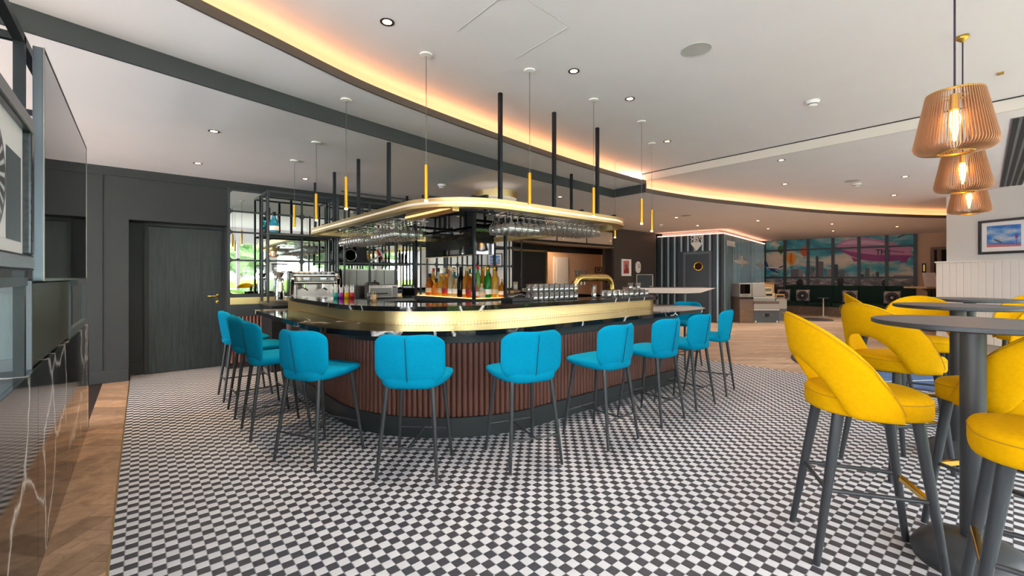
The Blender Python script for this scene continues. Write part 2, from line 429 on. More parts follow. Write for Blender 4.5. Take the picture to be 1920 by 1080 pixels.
# floor: grout slab with tiles, wood strips
TS = 0.0492; TX0, TY0 = -0.109, -2.6
NXT = 140; NYT = int((7.63 - TY0) / TS) + 1
XR = TX0 + NXT * TS
floor = struct(MB().box(TX0, XR, TY0, 7.66, -0.06, -0.0022).build('floor', 'grout'))
cand = []
for i in range(NXT):
    for j in range(NYT):
        x, y = TX0 + (i + 0.5) * TS, TY0 + (j + 0.5) * TS
        p = proj(x, y, 0)
        vis = p is not None and -10 < p[0] < 1930 and p[1] < 1086
        cand.append((p[2] if vis else 99.0, i, j, vis))
near = sorted([c for c in cand if c[3] and not (1700 < proj(TX0 + (c[1] + .5) * TS, TY0 + (c[2] + .5) * TS, 0)[0])])[:300]
nearset = {(c[1], c[2]) for c in near}
def tile_mb(x, y, g=0.0011, z0=-0.004, full=True, mb=None):
    mb = mb or MB(); h = TS / 2 - g; e = 0.0012
    if full:
        mb.add([(x - h, y - h, z0), (x + h, y - h, z0), (x + h, y + h, z0), (x - h, y + h, z0),
                (x - h + e, y - h + e, 0), (x + h - e, y - h + e, 0), (x + h - e, y + h - e, 0), (x - h + e, y + h - e, 0)],
               [(4, 5, 6, 7), (0, 1, 5, 4), (1, 2, 6, 5), (2, 3, 7, 6), (3, 0, 4, 7)])
    else:
        mb.add([(x - h, y - h, 0), (x + h, y - h, 0), (x + h, y + h, 0), (x - h, y + h, 0)], [(0, 1, 2, 3)])
    return mb
tw = tile_mb(0, 0).mesh('tile', 'tile_white'); tb = tile_mb(0, 0).mesh('tile', 'tile_black')
for _, i, j, _v in near:
    o = bpy.data.objects.new('tile', tw if (i + j) % 2 else tb); COL.objects.link(o); o.parent = floor
    o.location = (TX0 + (i + 0.5) * TS, TY0 + (j + 0.5) * TS, 0)
mb = MB()
for d, i, j, vis in cand:
    if (i, j) in nearset: continue
    mb.mi = 0 if (i + j) % 2 else 1
    tile_mb(TX0 + (i + 0.5) * TS, TY0 + (j + 0.5) * TS, full=(d < 4.0), mb=mb)
stuff(mb.build('tiles', ['tile_white', 'tile_black'], floor))
struct(MB().box(TX0 - 0.008, TX0, -2.6, 7.7, -0.06, 0.0012).build('trim_10', 'brass'))
fl = struct(MB().box(-0.72, TX0 - 0.008, -2.6, 7.7, -0.06, -0.003).build('floor', 'slat_back'))
# herringbone planks
def clip(poly, x0, x1, y0, y1):
    def cut(pl, f, g):
        out = []
        for a, b in zip(pl, pl[1:] + pl[:1]):
            ia, ib = f(a), f(b)
            if ia >= 0: out.append(a)
            if (ia >= 0) != (ib >= 0):
                t = ia / (ia - ib); out.append((a[0] + (b[0] - a[0]) * t, a[1] + (b[1] - a[1]) * t))
        return out
    for f in (lambda p: p[0] - x0, lambda p: x1 - p[0], lambda p: p[1] - y0, lambda p: y1 - p[1]):
        if not poly: return poly
        poly = cut(poly, f, None)
    return poly
PW, PLN = 0.125, 0.5; ang = math.radians(50)
ca, sa = math.cos(ang), math.sin(ang); cnt = 0
for a in range(-60, 90):
    for b in range(-6, 8):
        for kind in (0, 1):
            # integer herringbone lattice: period (4w) along the run
            ox, oy = (a * PW + b * 2 * PLN * 0.5), (a * PW - b * 2 * PLN * 0.5)
            if kind == 0: rect = [(ox, oy), (ox + PLN, oy), (ox + PLN, oy + PW), (ox, oy + PW)]
            else: rect = [(ox, oy + PW), (ox + PW, oy + PW), (ox + PW, oy + PW + PLN), (ox, oy + PW + PLN)]
            g = 0.0012
            cxm = sum(p[0] for p in rect) / 4; cym = sum(p[1] for p in rect) / 4
            rect = [(p[0] + (g if p[0] < cxm else -g), p[1] + (g if p[1] < cym else -g)) for p in rect]
            poly = [(p[0] * ca - p[1] * sa - 0.2, p[0] * sa + p[1] * ca) for p in rect]
            poly = clip(poly, -0.36, TX0 - 0.008, 0.8, 7.29)
            if len(poly) < 3: continue
            ar = abs(sum(p[0] * q[1] - q[0] * p[1] for p, q in zip(poly, poly[1:] + poly[:1]))) / 2
            if ar < 1e-4 or cnt > 295: continue
            cnt += 1
            MB().prism(poly, -0.01, 0.0).build('plank', 'plank_left', fl)
struct(MB().box(XR, 21, -2.75, 9.6, -0.06, 0.0).build('floor', 'wood_floor'))
struct(MB().box(-5, -0.72, -2.75, 8.7, -0.06, 0.0).build('floor', 'wood_floor'))
struct(MB().box(TX0 - 0.008, XR, 7.66, 9.6, -0.06, -0.001).build('floor', 'floor_far'))

# outer shell
YW = 7.28
def wallbox(name, mat, *b, **k): return struct(MB().box(*b).build(name, mat, **k))
m = MB(); m.box(-5.1, -5.0, -2.75, 8.7, 0, 0.3); m.box(-5.1, -5.0, -2.75, 8.7, 2.45, 3.1)
for a_, b_ in ((-2.75, -1.9), (0.9, 1.5), (4.3, 4.9), (7.0, 8.7)): m.box(-5.1, -5.0, a_, b_, 0.3, 2.45)
struct(m.build('wall_west', 'wall_white'))
for i_, (a_, b_) in enumerate(((-1.9, 0.9), (1.5, 4.3), (4.9, 7.0))):  # unseen west windows, added to bring even daylight onto the left ceiling
    m = MB(); c_ = (a_ + b_) / 2
    for q_ in (a_, c_ - 0.03, b_ - 0.06): m.box(-5.08, -5.02, q_, q_ + 0.06, 0.3, 2.45)
    m.box(-5.08, -5.02, a_, b_, 0.3, 0.36); m.box(-5.08, -5.02, a_, b_, 2.39, 2.45)
    wo = struct(m.build('window_%d' % (11 + i_), 'white_paint'))
    for p_, q_ in ((a_ + 0.06, c_ - 0.03), (c_ + 0.03, b_ - 0.06)): MB().box(-5.053, -5.047, p_, q_, 0.36, 2.39).build('pane', 'pane_glass', wo)
    l = bpy.data.lights.new('window_portal', 'AREA'); l.shape = 'RECTANGLE'; l.size = 2.1; l.size_y = b_ - a_; l.cycles.is_portal = True
    lo = bpy.data.objects.new('window_portal', l); COL.objects.link(lo); lo.location = (-5.12, c_, 1.37); lo.rotation_euler = (0, -PI / 2, 0)
wallbox('wall_back', 'wall_dark', -5.0, -0.12, YW, 7.66, 0, ZL)
wallbox('wall_back', 'wall_dark', -0.12, 0.925, YW, 7.66, 2.03, ZL)
wallbox('wall_back', 'wall_dark', 0.925, 6.27, YW, 7.66, 0, ZL)
wallbox('wall_back', 'wall_void', 6.27, 9.96, YW, 7.5, 2.14, ZL)
wallbox('wall_back', 'wall_brown', 9.96, 12.14, YW, 7.66, 0, ZL)
wallbox('wall_niche', 'wall_dark', -0.12, 0.925, 7.63, 7.72, 0, 2.03)
wallbox('baseboard_back', 'wall_dark', -0.5, -0.12, YW - 0.018, YW, 0, 0.16, bevel=0.004)
wallbox('baseboard_niche', 'wall_dark', -0.12, 0.03, 7.612, 7.63, 0, 0.16)
wallbox('trim_11', 'wall_dark', -0.5, 6.27, YW - 0.02, YW, 2.56, 2.585)
wallbox('trim_12', 'wall_dark', -0.42, -0.36, YW - 0.012, YW, 0.16, 2.56)
wallbox('trim_13', 'paint_dark', 0.925, 0.955, YW - 0.03, YW, 0, 2.585)
# door in the niche
dr = struct(MB().box(0.07, 0.90, 7.585, 7.615, 0.005, 1.985).build('door_1', 'door_wood', bevel=0.003))
m = MB(); m.box(0.03, 0.07, 7.57, 7.63, 0, 2.03); m.box(0.90, 0.925, 7.57, 7.63, 0, 2.03); m.box(0.07, 0.90, 7.57, 7.63, 1.99, 2.03)
m.build('door_frame', 'wall_dark', dr)
m = MB(); m.lathe([(0.024, 0), (0.024, 0.006), (0.009, 0.008)], 16)
hd = m.build('handle', 'brass_polished', dr); hd.location = (0.845, 7.585, 1.03); hd.rotation_euler = (PI / 2, 0, 0)
MB().tube([(0.845, 7.58, 1.03), (0.845, 7.54, 1.03), (0.83, 7.535, 1.03), (0.72, 7.535, 1.03)], 0.009, 8).build('handle', 'brass_polished', dr, smooth=True)
m = MB(); m.lathe([(0.024, 0), (0.024, 0.006), (0.008, 0.008)], 16)
ks = m.build('keyhole', 'brass_polished', dr); ks.location = (0.845, 7.585, 0.94); ks.rotation_euler = (PI / 2, 0, 0)

# mirror wall panes
wm = struct(MB().box(0.955, 6.27, YW - 0.014, YW, 1.03, 2.56).build('wall_mirror', 'paint_dark'))
def rrect(x0, x1, z0, z1, r, n=5):
    pts = []
    for cx, cz, a0 in ((x1 - r, z1 - r, 0), (x0 + r, z1 - r, PI / 2), (x0 + r, z0 + r, PI), (x1 - r, z0 + r, 1.5 * PI)):
        for i in range(n + 1): t = a0 + PI / 2 * i / n; pts.append((cx + r * math.cos(t), cz + r * math.sin(t)))
    return pts
def panel_y(poly, y0, y1):
    m = MB(); n = len(poly)
    return m.add([(x, y0, z) for x, z in poly] + [(x, y1, z) for x, z in poly], [tuple(range(n)), tuple(range(2 * n - 1, n - 1, -1))] + [(i, (i + 1) % n, n + (i + 1) % n, n + i) for i in range(n)])
rows = [2.545, 2.245, 1.947, 1.545, 1.05]; PIT = 0.482; X0M = 0.94
for c in range(11):
    for r in range(4):
        xa, xb = X0M + c * PIT + 0.016, X0M + (c + 1) * PIT - 0.016
        panel_y(rrect(xa, xb, rows[r + 1] + 0.013, rows[r] - 0.013, 0.045), YW - 0.018, YW - 0.012).build('mirror_pane', 'mirror', wm)
bs = struct(MB().box(0.955, 6.27, YW - 0.03, YW, 0.912, 1.012).build('trim_14', 'brass'))
m = MB()
for i in range(100): m.lathe([(0.0035, 0), (0.0, 0.002)], 6, (0, 0, 0)) if False else m.box(0.98 + i * 0.053, 0.985 + i * 0.053, YW - 0.033, YW - 0.03, 0.92, 0.925)
stuff(m.build('rivets', 'gold_paint', bs))
wallbox('trim_15', 'paint_dark', 0.955, 6.27, YW - 0.05, YW, 1.012, 1.035)
wallbox('trim_16', 'paint_dark', 0.955, 6.27, YW - 0.04, YW, 0.74, 0.912)
ws = struct(MB().box(0.955, 1.75, YW - 0.02, YW, 0, 0.74).build('wall_slats', 'slat_back'))
slat_me = None
def slat_mesh(h, name='slat'):
    m = MB(); n = 7; r = 0.0215
    pts = [(r * math.cos(PI * i / n), r * math.sin(PI * i / n)) for i in range(n + 1)]
    m.prism(pts, 0, h); return m.mesh(name, 'slat_brown', True)
sm1 = slat_mesh(0.66)
for i in range(17):
    o = bpy.data.objects.new('slat', sm1); COL.objects.link(o); o.parent = ws; o.location = (0.98 + i * 0.046, YW - 0.02, 0.08); o.rotation_euler[2] = PI
    md = o.modifiers.new('e', 'EDGE_SPLIT')

# opening behind the bar: servery and corridor
wallbox('wall_corridor', 'wall_beige', 6.3, 12.4, 9.5, 9.6, 0, 2.7)
wallbox('wall_servery', 'wall_void', 6.27, 6.33, YW + 0.1, 9.5, 0, 2.7)
wallbox('wall_servery', 'wall_void', 6.33, 8.65, 8.55, 8.6, 0, 2.7)
wallbox('wall_servery', 'wall_beige', 12.3, 12.4, 7.66, 9.5, 0, 2.7)
wallbox('ceiling', 'wall_beige', 6.27, 12.4, 7.5, 9.6, 2.5, 2.55)
wallbox('wall_servery', 'wall_void', 8.65, 12.3, 8.55, 8.6, 2.02, 2.5)
wallbox('trim_17', 'bench_wood', 6.3, 9.96, YW - 0.02, YW + 0.3, 2.10, 2.14)
wallbox('trim_18', 'wall_void', 9.86, 9.96, YW - 0.02, YW + 0.2, 0, 2.1)
hm = struct(MB().box(6.3, 9.93, YW - 0.03, YW, 2.16, 2.56).build('wall_header', 'wall_void'))
for i in range(3):
    panel_y(rrect(6.55 + i * 1.12, 7.63 + i * 1.12, 2.19, 2.53, 0.01), YW - 0.036, YW - 0.03).build('mirror_pane', 'mirror', hm)
d2 = struct(MB().box(9.85, 10.5, 9.44, 9.5, 0, 1.95).build('door_2', 'white_paint', bevel=0.004))
for z0, z1 in ((0.15, 0.9), (1.0, 1.88)): MB().box(9.95, 10.4, 9.43, 9.442, z0, z1).build('door_panel', 'white_paint', d2, bevel=0.01)
MB().box(9.88, 9.91, 9.40, 9.44, 0.92, 1.12).build('handle', 'black_matte', d2)
l = bpy.data.lights.new('corridor_lamp', 'POINT'); l.energy = 45; l.color = (1, 0.66, 0.40); l.shadow_soft_size = 0.15
lo = bpy.data.objects.new('corridor_lamp', l); COL.objects.link(lo); lo.location = (9.0, 8.9, 2.3)

wallbox('wall_north', 'wall_brown', 12.3, 21, 8.6, 8.7, 0, ZL)
wallbox('wall_far', 'wall_brown', 20.9, 21, -2.75, 8.7, 0, 3.1)
# right end: white pillar wall, mural wall, beige wall
def vwall(name, mat, p, q, z0, z1, th=0.1, side=1):
    p, q = Vector((p[0], p[1], 0)), Vector((q[0], q[1], 0)); d = (q - p).normalized(); nrm = Vector((-d.y, d.x, 0)) * th * side
    m = MB(); pts = [(p.x, p.y), (q.x, q.y), (q.x + nrm.x, q.y + nrm.y), (p.x + nrm.x, p.y + nrm.y)]
    m.prism(pts, z0, z1); return struct(m.build(name, mat))
WR0, WR1 = (11.82, 0.87), (9.75, -2.75)
vwall('wall_right', 'wall_white', WR0, WR1, 0, ZR, 0.35, 1)
wrd = (Vector(WR1) - Vector(WR0)).normalized(); wrn = Vector((wrd.y, -wrd.x))
if wrn.x > 0: wrn = -wrn
wr = thing('wainscot', 'white grooved board wainscot on the pillar wall', 'wainscot', (WR0[0], WR0[1], 0), math.atan2(wrd.y, wrd.x))
# local x along wall, camera side is local -y or +y
side = 1 if (Vector((-wrd.y, wrd.x)).dot(wrn) > 0) else -1
m = MB().box(-0.14, 3.9, *(sorted((side * 0.002, side * 0.05))), 0.0, 1.60); m.build('backing', 'grey_laminate', wr)
bm_me = None
for i in range(35):
    y0, y1 = sorted((side * 0.05, side * 0.062))
    if i == 0:
        o = MB().box(0.002, 0.108, y0, y1, 0.1, 1.58).build('board', 'white_paint', wr, bevel=0.003)
        o.location = (-0.13, 0, 0); b0 = o
    else:
        o = b0.copy(); COL.objects.link(o); o.parent = wr; o.location = (-0.13 + i * 0.11, 0, 0)
MB().box(-0.15, 3.9, *sorted((side * 0.002, side * 0.075)), 1.58, 1.61).build('cap', 'white_paint', wr, bevel=0.003)
MUL, MUR = atD(1430, 500, 16.45), atD(1718, 500, 13.55)
mud = Vector((MUR.x - MUL.x, MUR.y - MUL.y, 0)); MUW = mud.length; mud.normalize(); mun = Vector((mud.y, -mud.x, 0))
if mun.x > 0: mun = -mun
vwall('wall_mural', 'wall_brown', (MUL.x, MUL.y), (MUR.x, MUR.y), 0, ZL, 0.15, 1 if Vector((-mud.y, mud.x, 0)).dot(mun) < 0 else -1)
BE = (MUR.x + mud.x * 5.0, MUR.y + mud.y * 5.0)
vwall('wall_east', 'wall_beige', (MUR.x, MUR.y), BE, 0, ZL, 0.15, 1 if Vector((-mud.y, mud.x, 0)).dot(mun) < 0 else -1)

# window wall behind the camera, with hedge outside
WY = -2.6
wins = []
XA, XB = -4.6, 9.6; nwin = 7; pier = 0.28; ww = (XB - XA - pier * (nwin + 1)) / nwin
m = MB(); m.box(-5.1, 21, WY - 0.25, WY, 2.5, 3.1); m.box(-5.1, 21, WY - 0.25, WY, 0, 0.12)
m.box(-5.1, XA + pier, WY - 0.25, WY, 0.12, 2.5); m.box(XB - pier, 21, WY - 0.25, WY, 0.12, 2.5)
for i in range(1, nwin): x = XA + pier + i * (ww + pier) - pier; m.box(x, x + pier, WY - 0.25, WY, 0.12, 2.5)
struct(m.build('wall_window', 'wall_white'))
for i in range(nwin):
    x0 = XA + pier + i * (ww + pier); x1 = x0 + ww
    m = MB(); f = 0.06
    m.box(x0, x0 + f, WY - 0.16, WY - 0.09, 0.12, 2.5); m.box(x1 - f, x1, WY - 0.16, WY - 0.09, 0.12, 2.5)
    m.box(x0, x1, WY - 0.16, WY - 0.09, 0.12, 0.2); m.box(x0, x1, WY - 0.16, WY - 0.09, 2.44, 2.5)
    m.box((x0 + x1) / 2 - 0.05, (x0 + x1) / 2 + 0.05, WY - 0.16, WY - 0.09, 0.2, 2.44); m.box(x0, x1, WY - 0.16, WY - 0.09, 1.86, 1.94)
    wo = struct(m.build('window_%d' % (i + 1), 'white_paint'))
    for a, b in ((x0 + f, (x0 + x1) / 2 - 0.05), ((x0 + x1) / 2 + 0.05, x1 - f)):
        for c, d in ((0.2, 1.86), (1.94, 2.44)): MB().box(a, b, WY - 0.128, WY - 0.122, c, d).build('pane', 'pane_glass', wo)
    l = bpy.data.lights.new('window_portal', 'AREA'); l.shape = 'RECTANGLE'; l.size = ww; l.size_y = 2.4; l.cycles.is_portal = True
    lo = bpy.data.objects.new('window_portal', l); COL.objects.link(lo); lo.location = ((x0 + x1) / 2, WY - 0.27, 1.3); lo.rotation_euler = (-PI / 2, 0, 0); lo.rotation_euler = (PI / 2, 0, 0)
struct(MB().box(-14, 30, -40, WY - 0.25, -0.2, -0.06).build('ground_outside', 'pavement'))
m = MB(); rnd = random.Random(3)
nx = 110
P = []
for i in range(nx):
    x = -12 + 34 * i / (nx - 1); row = []
    for (dy, z) in ((0, 0), (-0.12, 0.4), (-0.1, 0.8), (0.0, 1.15), (0.35, 1.32), (0.8, 1.2), (1.0, 0.6), (1.0, 0)):
        row.append((x + rnd.uniform(-.1, .1), -5.4 - dy + rnd.uniform(-.12, .12), z - 0.06 + (rnd.uniform(-.09, .09) if z > 0.1 else 0)))
    P.append(row)
m.grid(P); tag(m.build('hedge', 'hedge', smooth=True, sub=1), 'clipped green hedge outside the windows, seen in the mirrors', 'hedge')
for (x, y, r, h, lb) in ((-2.0, -15, 2.6, 5.2, 'broad green tree beyond the hedge, beside the slim tree'), (4.6, -17, 2.0, 4.6, 'slim green tree beyond the hedge'), (12, -18, 3.0, 5.6, 'largest green tree beyond the hedge')):
    t = thing('garden_tree', lb, 'tree', (x, y, -0.06))
    MB().cyl((0, 0, 0), (0, 0, h * 0.6), 0.16, 0.1, 8).build('trunk', 'bench_wood', t)
    bm = bmesh.new(); bmesh.ops.create_icosphere(bm, subdivisions=4, radius=1)
    for v in bm.verts:
        k = 1 + 0.16 * math.sin(v.co.x * 9 + x) * math.sin(v.co.y * 8) + 0.12 * math.sin(v.co.z * 13 + v.co.x * 7) + rnd.uniform(-.06, .06)
        v.co = Vector((v.co.x * r * k, v.co.y * r * k, h * 0.72 + v.co.z * r * 0.85 * k))
    me = bpy.data.meshes.new('crown'); bm.to_mesh(me); bm.free(); me.materials.append(MATS['tree_leaf'])
    o = bpy.data.objects.new('crown', me); COL.objects.link(o); o.parent = t

# ================================================================== BAR
bar = thing('bar_counter', 'curved cocktail bar clad in brown half-round slats over a black plinth', 'bar', (0, 0, 0))
YLE, YRE = 5.95, 5.4
def off(xL, yF, rL, xR, rR, yL=YLE, yR=YRE): return upath(xL, yF, rL, xR, rR, yL, yR)
MB().band(off(1.356, 2.73, 1.3, 5.30, 0.32), off(1.45, 2.83, 1.2, 5.2, 0.25), 0, 0.16).build('plinth', 'paint_dark', bar, auto=True)
MB().band(off(1.40, 2.775, 1.26, 5.26, 0.30), off(1.48, 2.86, 1.2, 5.18, 0.25), 0.16, 0.868).build('core', 'slat_back', bar, auto=True)
MB().band(off(1.375, 2.75, 1.28, 5.29, 0.32), off(1.41, 2.79, 1.25, 5.25, 0.28), 0.765, 0.868).build('fascia', 'paint_dark', bar, auto=True)
sm2 = slat_mesh(0.60)
for x, y, a in resample(off(1.396, 2.771, 1.264, 5.264, 0.304, 5.93, 4.6), 0.0458):
    o = bpy.data.objects.new('slat', sm2); COL.objects.link(o); o.parent = bar; o.location = (x, y, 0.162); o.rotation_euler[2] = a + PI
    o.modifiers.new('e', 'EDGE_SPLIT')
# lower worktop
wt = MB().band(off(1.02, 2.50, 1.34, 5.78, 0.62), off(1.46, 3.06, 0.96, 5.12, 0.27), 0.87, 0.91).build('marble_worktop', 'marble_top', None, auto=True, bevel=0.003)
tag(wt, 'polished black marble bar worktop with white veins in front of the brass riser', 'worktop')
# brass riser in panels
rs = thing('brass_riser', 'brass riser band with rivets between the two marble bar tops', 'riser', (0, 0, 0.91))
po = off(1.40, 3.0, 1.02, 5.18, 0.33); pi_ = off(1.44, 3.04, 0.98, 5.14, 0.29)
cuts = [0, 18, 32, 46, 58, 70, 82, 98, len(po) - 1]
for a, b in zip(cuts[:-1], cuts[1:]):
    MB().band(po[a:b + 1], pi_[a:b + 1], 0, 0.11).build('brass_panel', 'brass', rs, auto=True)
m = MB()
for x, y, a in resample(off(1.398, 2.998, 1.022, 5.182, 0.332), 0.031):
    for z in (0.012, 0.094): m.add([(x + 0.0048 * math.cos(a), y + 0.0048 * math.sin(a), z), (x - 0.0048 * math.cos(a), y - 0.0048 * math.sin(a), z), (x, y, z + 0.0048), (x, y, z - 0.0048), (x + 0.0045 * math.sin(a), y - 0.0045 * math.cos(a), z)], [(0, 2, 4), (2, 1, 4), (1, 3, 4), (3, 0, 4)])
stuff(m.build('rivets', 'gold_paint', rs))
ut = MB().band(off(1.34, 2.94, 1.06, 5.25, 0.40), off(1.80, 3.40, 0.7, 4.80, 0.12), 1.02, 1.06).build('marble_worktop', 'marble_top', None, auto=True, bevel=0.003)
tag(ut, 'raised black marble bar ledge above the brass riser', 'worktop')
# inner bar cabinet carcass so nothing floats
MB().band(off(1.465, 3.065, 0.955, 5.115, 0.265), off(1.80, 3.40, 0.7, 4.80, 0.12), 0.0, 1.018).build('carcass', 'black_matte', bar)

# canopy rail with led line
can = thing('bar_canopy', 'brass oval canopy rail with white light line hung over the bar', 'canopy', (0, 0, 1.92))
def loop(x0, x1, y0, y1, r, n=12, ns=14):
    pts = []; R0 = r; rb = max(0.02, r - 0.57)
    for cx, cy_, a0, r in ((x0 + r, y0 + r, PI, R0), (x1 - r, y0 + r, 1.5 * PI, R0), (x1 - rb, y1 - rb, 0, rb), (x0 + rb, y1 - rb, PI / 2, rb)):
        for i in range(n + 1): t = a0 + PI / 2 * i / n; pts.append((cx + r * math.cos(t), cy_ + r * math.sin(t)))
    pts.append(pts[0]); return pts
RX0, RX1, RY0, RY1, RR = 1.85, 4.80, 3.0, 6.74, 0.72
def lp(d, z0, z1, mat, nm, th=0.03, smooth=True):
    MB().band(loop(RX0 + d, RX1 - d, RY0 + d, RY1 - d, RR - d, 16), loop(RX0 + d + th, RX1 - d - th, RY0 + d + th, RY1 - d - th, RR - d - th, 16), z0, z1, ends=False).build(nm, mat, can, auto=True)
lp(0.0, 0.052, 0.082, 'brass', 'upper_rim'); lp(0.0, 0.0, 0.03, 'brass', 'lower_rim')
lp(0.012, 0.03, 0.052, 'led_white', 'light_line', 0.015); lp(0.03, 0.0, 0.08, 'brass', 'back_rail', 0.07)
m = MB()
for y in (3.42, 3.80, 5.56, 6.2): m.box(RX0 + 0.04, RX1 - 0.04, y - 0.015, y + 0.015, 0.081, 0.111)
for x in (2.32, 3.62, 4.2): m.box(x - 0.015, x + 0.015, RY0 + 0.04, RY1 - 0.04, 0.081, 0.111)
m.build('frame_grid', 'steel_dark', can)
m = MB().box(2.12, 2.19, 3.29, 4.2, -0.02, 0.05); m.build('inner_rail', 'brass', can)
MB().box(2.115, 2.12, 3.33, 4.2, 0.0, 0.02).build('light_line', 'led_warm', can)
# ceiling rods of the canopy
def ceil_at(x, y):
    if x > 6.17: return ZR if y < np.interp(x, XS2, yC2) else ZL
    return ZU if y < np.interp(x, XS1, yC1) else (ZM if y < np.interp(x, XS1, yB) else ZL)
for (px, side_) in ((938, 'F'), (1039, 'F'), (1120, 'F'), (729, 'L'), (672, 'L'), (627, 'L'), (591, 'L')):
    r = ray(px, 400)
    p = (r[0] * 3.06 / r[1], 3.06) if side_ == 'F' else (1.91, r[1] * 1.91 / r[0])
    MB().box(p[0] - 0.016, p[0] + 0.016, p[1] - 0.016, p[1] + 0.016, 0.05, ceil_at(*p) - 1.92).build('hanger_rod', 'steel_dark', can)
for p in ((4.74, 4.2), (4.74, 5.6), (3.4, 6.68)):
    MB().box(p[0] - 0.016, p[0] + 0.016, p[1] - 0.016, p[1] + 0.016, 0.05, ceil_at(*p) - 1.92).build('hanger_rod', 'steel_dark', can)
# posts from island to canopy
IX0, IX1, IY0, IY1 = 2.90, 3.36, 4.05, 5.42
isl = thing('bottle_island', 'black spirits island with glowing top under the hanging televisions', 'island', (0, 0, 0))
MB().box(IX0, IX1, IY0, IY1, 0, 0.99).build('body', 'black_matte', isl)
MB().box(IX0 - 0.02, IX1 + 0.02, IY0 - 0.02, IY1 + 0.02, 0.99, 1.05).build('top_frame', 'paint_dark', isl)
MB().box(IX0, IX1, IY0, IY1, 1.05, 1.055).build('light_panel', 'bottle_glow', isl)
for x, y in ((IX0 - 0.005, IY0 - 0.005), (IX1 + 0.005, IY0 - 0.005), (IX0 - 0.005, IY1 + 0.005), (IX1 + 0.005, IY1 + 0.005)):
    MB().box(x - 0.016, x + 0.016, y - 0.016, y + 0.016, 1.05, 2.24).build('post', 'steel_dark', isl)
m = MB(); m.box(IX0, IX1, IY0, IY1, 2.20, 2.24); m.build('top_bar', 'black_matte', isl)
MB().box(2.98, 3.24, 4.14, 5.26, 1.58, 2.20).build('screen_housing', 'black_matte', isl)
tv = thing('television', 'wide black television hanging over the spirits island', 'television', (2.955, 4.70, 1.56))
MB().box(0, 0.022, -0.56, 0.56, 0, 0.60).build('body', 'black_matte', tv, bevel=0.004)
MB().box(-0.003, 0.0, -0.55, 0.55, 0.012, 0.59).build('screen', 'screen', tv)
m = MB(); m.box(-0.006, 0.0, -0.562, 0.562, -0.004, 0.006); m.box(-0.006, 0.0, -0.565, -0.556, 0, 0.60); m.build('bezel', 'brass', tv)
tv2 = thing('television', 'narrow black screen end of the housing over the spirits island', 'television', (3.10, 4.11, 1.57))
MB().box(-0.13, 0.14, 0.0, 0.022, 0, 0.59).build('body', 'black_gloss', tv2, bevel=0.003)
MB().box(-0.12, 0.13, -0.003, 0.0, 0.012, 0.58).build('screen', 'screen', tv2)

# ------------------------------------------------------------------ glassware
def lathe_mesh(prof, mat, n=14, name='glass'): return MB().lathe(prof, n).mesh(name, mat, True)
wine_big = lathe_mesh([(0.0, 0.0), (0.034, -0.002), (0.034, -0.004), (0.006, -0.010), (0.004, -0.06), (0.006, -0.085), (0.030, -0.110), (0.044, -0.145), (0.043, -0.175), (0.034, -0.212), (0.033, -0.212), (0.042, -0.175), (0.042, -0.145), (0.028, -0.112)], 'glass_clear')
wine_small = lathe_mesh([(0.0, 0.0), (0.031, -0.002), (0.031, -0.004), (0.005, -0.010), (0.004, -0.055), (0.006, -0.072), (0.026, -0.092), (0.037, -0.125), (0.034, -0.17), (0.033, -0.17), (0.035, -0.125)], 'glass_clear')
beer = lathe_mesh([(0.0, 0.0), (0.032, -0.002), (0.032, -0.004), (0.008, -0.012), (0.007, -0.028), (0.022, -0.045), (0.031, -0.09), (0.035, -0.17), (0.034, -0.17), (0.030, -0.09)], 'glass_clear')
tumbler = lathe_mesh([(0.0, 0.0), (0.028, 0.0), (0.031, 0.012), (0.036, 0.085), (0.034, 0.085), (0.029, 0.015), (0.0, 0.013)], 'glass_cut', 12)
tall_glass = lathe_mesh([(0.0, 0.0), (0.026, 0.0), (0.028, 0.012), (0.032, 0.155), (0.030, 0.155), (0.026, 0.015), (0.0, 0.013)], 'glass_cut', 12)
def put(me, name, loc, label, cat, group):
    o = bpy.data.objects.new(name, me); COL.objects.link(o); o.location = loc; return tag(o, label, cat, group)
def rack(x0, x1, y0, y1, z, label, along='X', n=5):
    t = thing('glass_rack', label, 'rack', ((x0 + x1) / 2, (y0 + y1) / 2, z)); a, b = (x1 - x0) / 2, (y1 - y0) / 2
    m = MB()
    for i in range(n + 1):
        if along == 'X': yy = -b + 2 * b * i / n; m.box(-a, a, yy - 0.022, yy + 0.022, -0.010, -0.0041)
        else: xx = -a + 2 * a * i / n; m.box(xx - 0.020, xx + 0.020, -b, b, -0.010, -0.0041)
    m.build('rails', 'chrome', t)
    m = MB()
    for s_ in (-0.8, 0.8):
        if along == 'X': m.box(s_ * a - 0.006, s_ * a + 0.006, -b, b, 0.002, 0.012)
        else: m.box(-a, a, s_ * b - 0.006, s_ * b + 0.006, 0.002, 0.012)
        for q in (-1, 1):
            if along == 'X': m.box(s_ * a - 0.005, s_ * a + 0.005, q * b - 0.005, q * b + 0.005, 0.012, 2.001 - z)
            else: m.box(q * a - 0.005, q * a + 0.005, s_ * b - 0.005, s_ * b + 0.005, 0.012, 2.001 - z)
    m.build('brackets', 'chrome', t)
ZRK = 1.955
rack(2.755, 4.20, 3.22, 3.62, ZRK, 'chrome glass rack under the canopy front, beside the television', 'Y', 17)
for i in range(17):
    for j in range(4):
        me, nm = ((wine_big, 'wine_glass') if i < 5 else (wine_small, 'wine_glass') if i < 8 else (beer, 'beer_glass'))
        lb = 'clear stemmed glass hanging upside down in the rack beside the television' if i < 8 else 'clear short-stemmed beer glass hanging in the rack near the canopy rounded end'
        put(me, nm, (2.7975 + i * 0.085, 3.27 + j * 0.1, ZRK), lb, 'glass', 'glasses hanging in the front rack' if i < 8 else 'beer glasses hanging in the front rack')
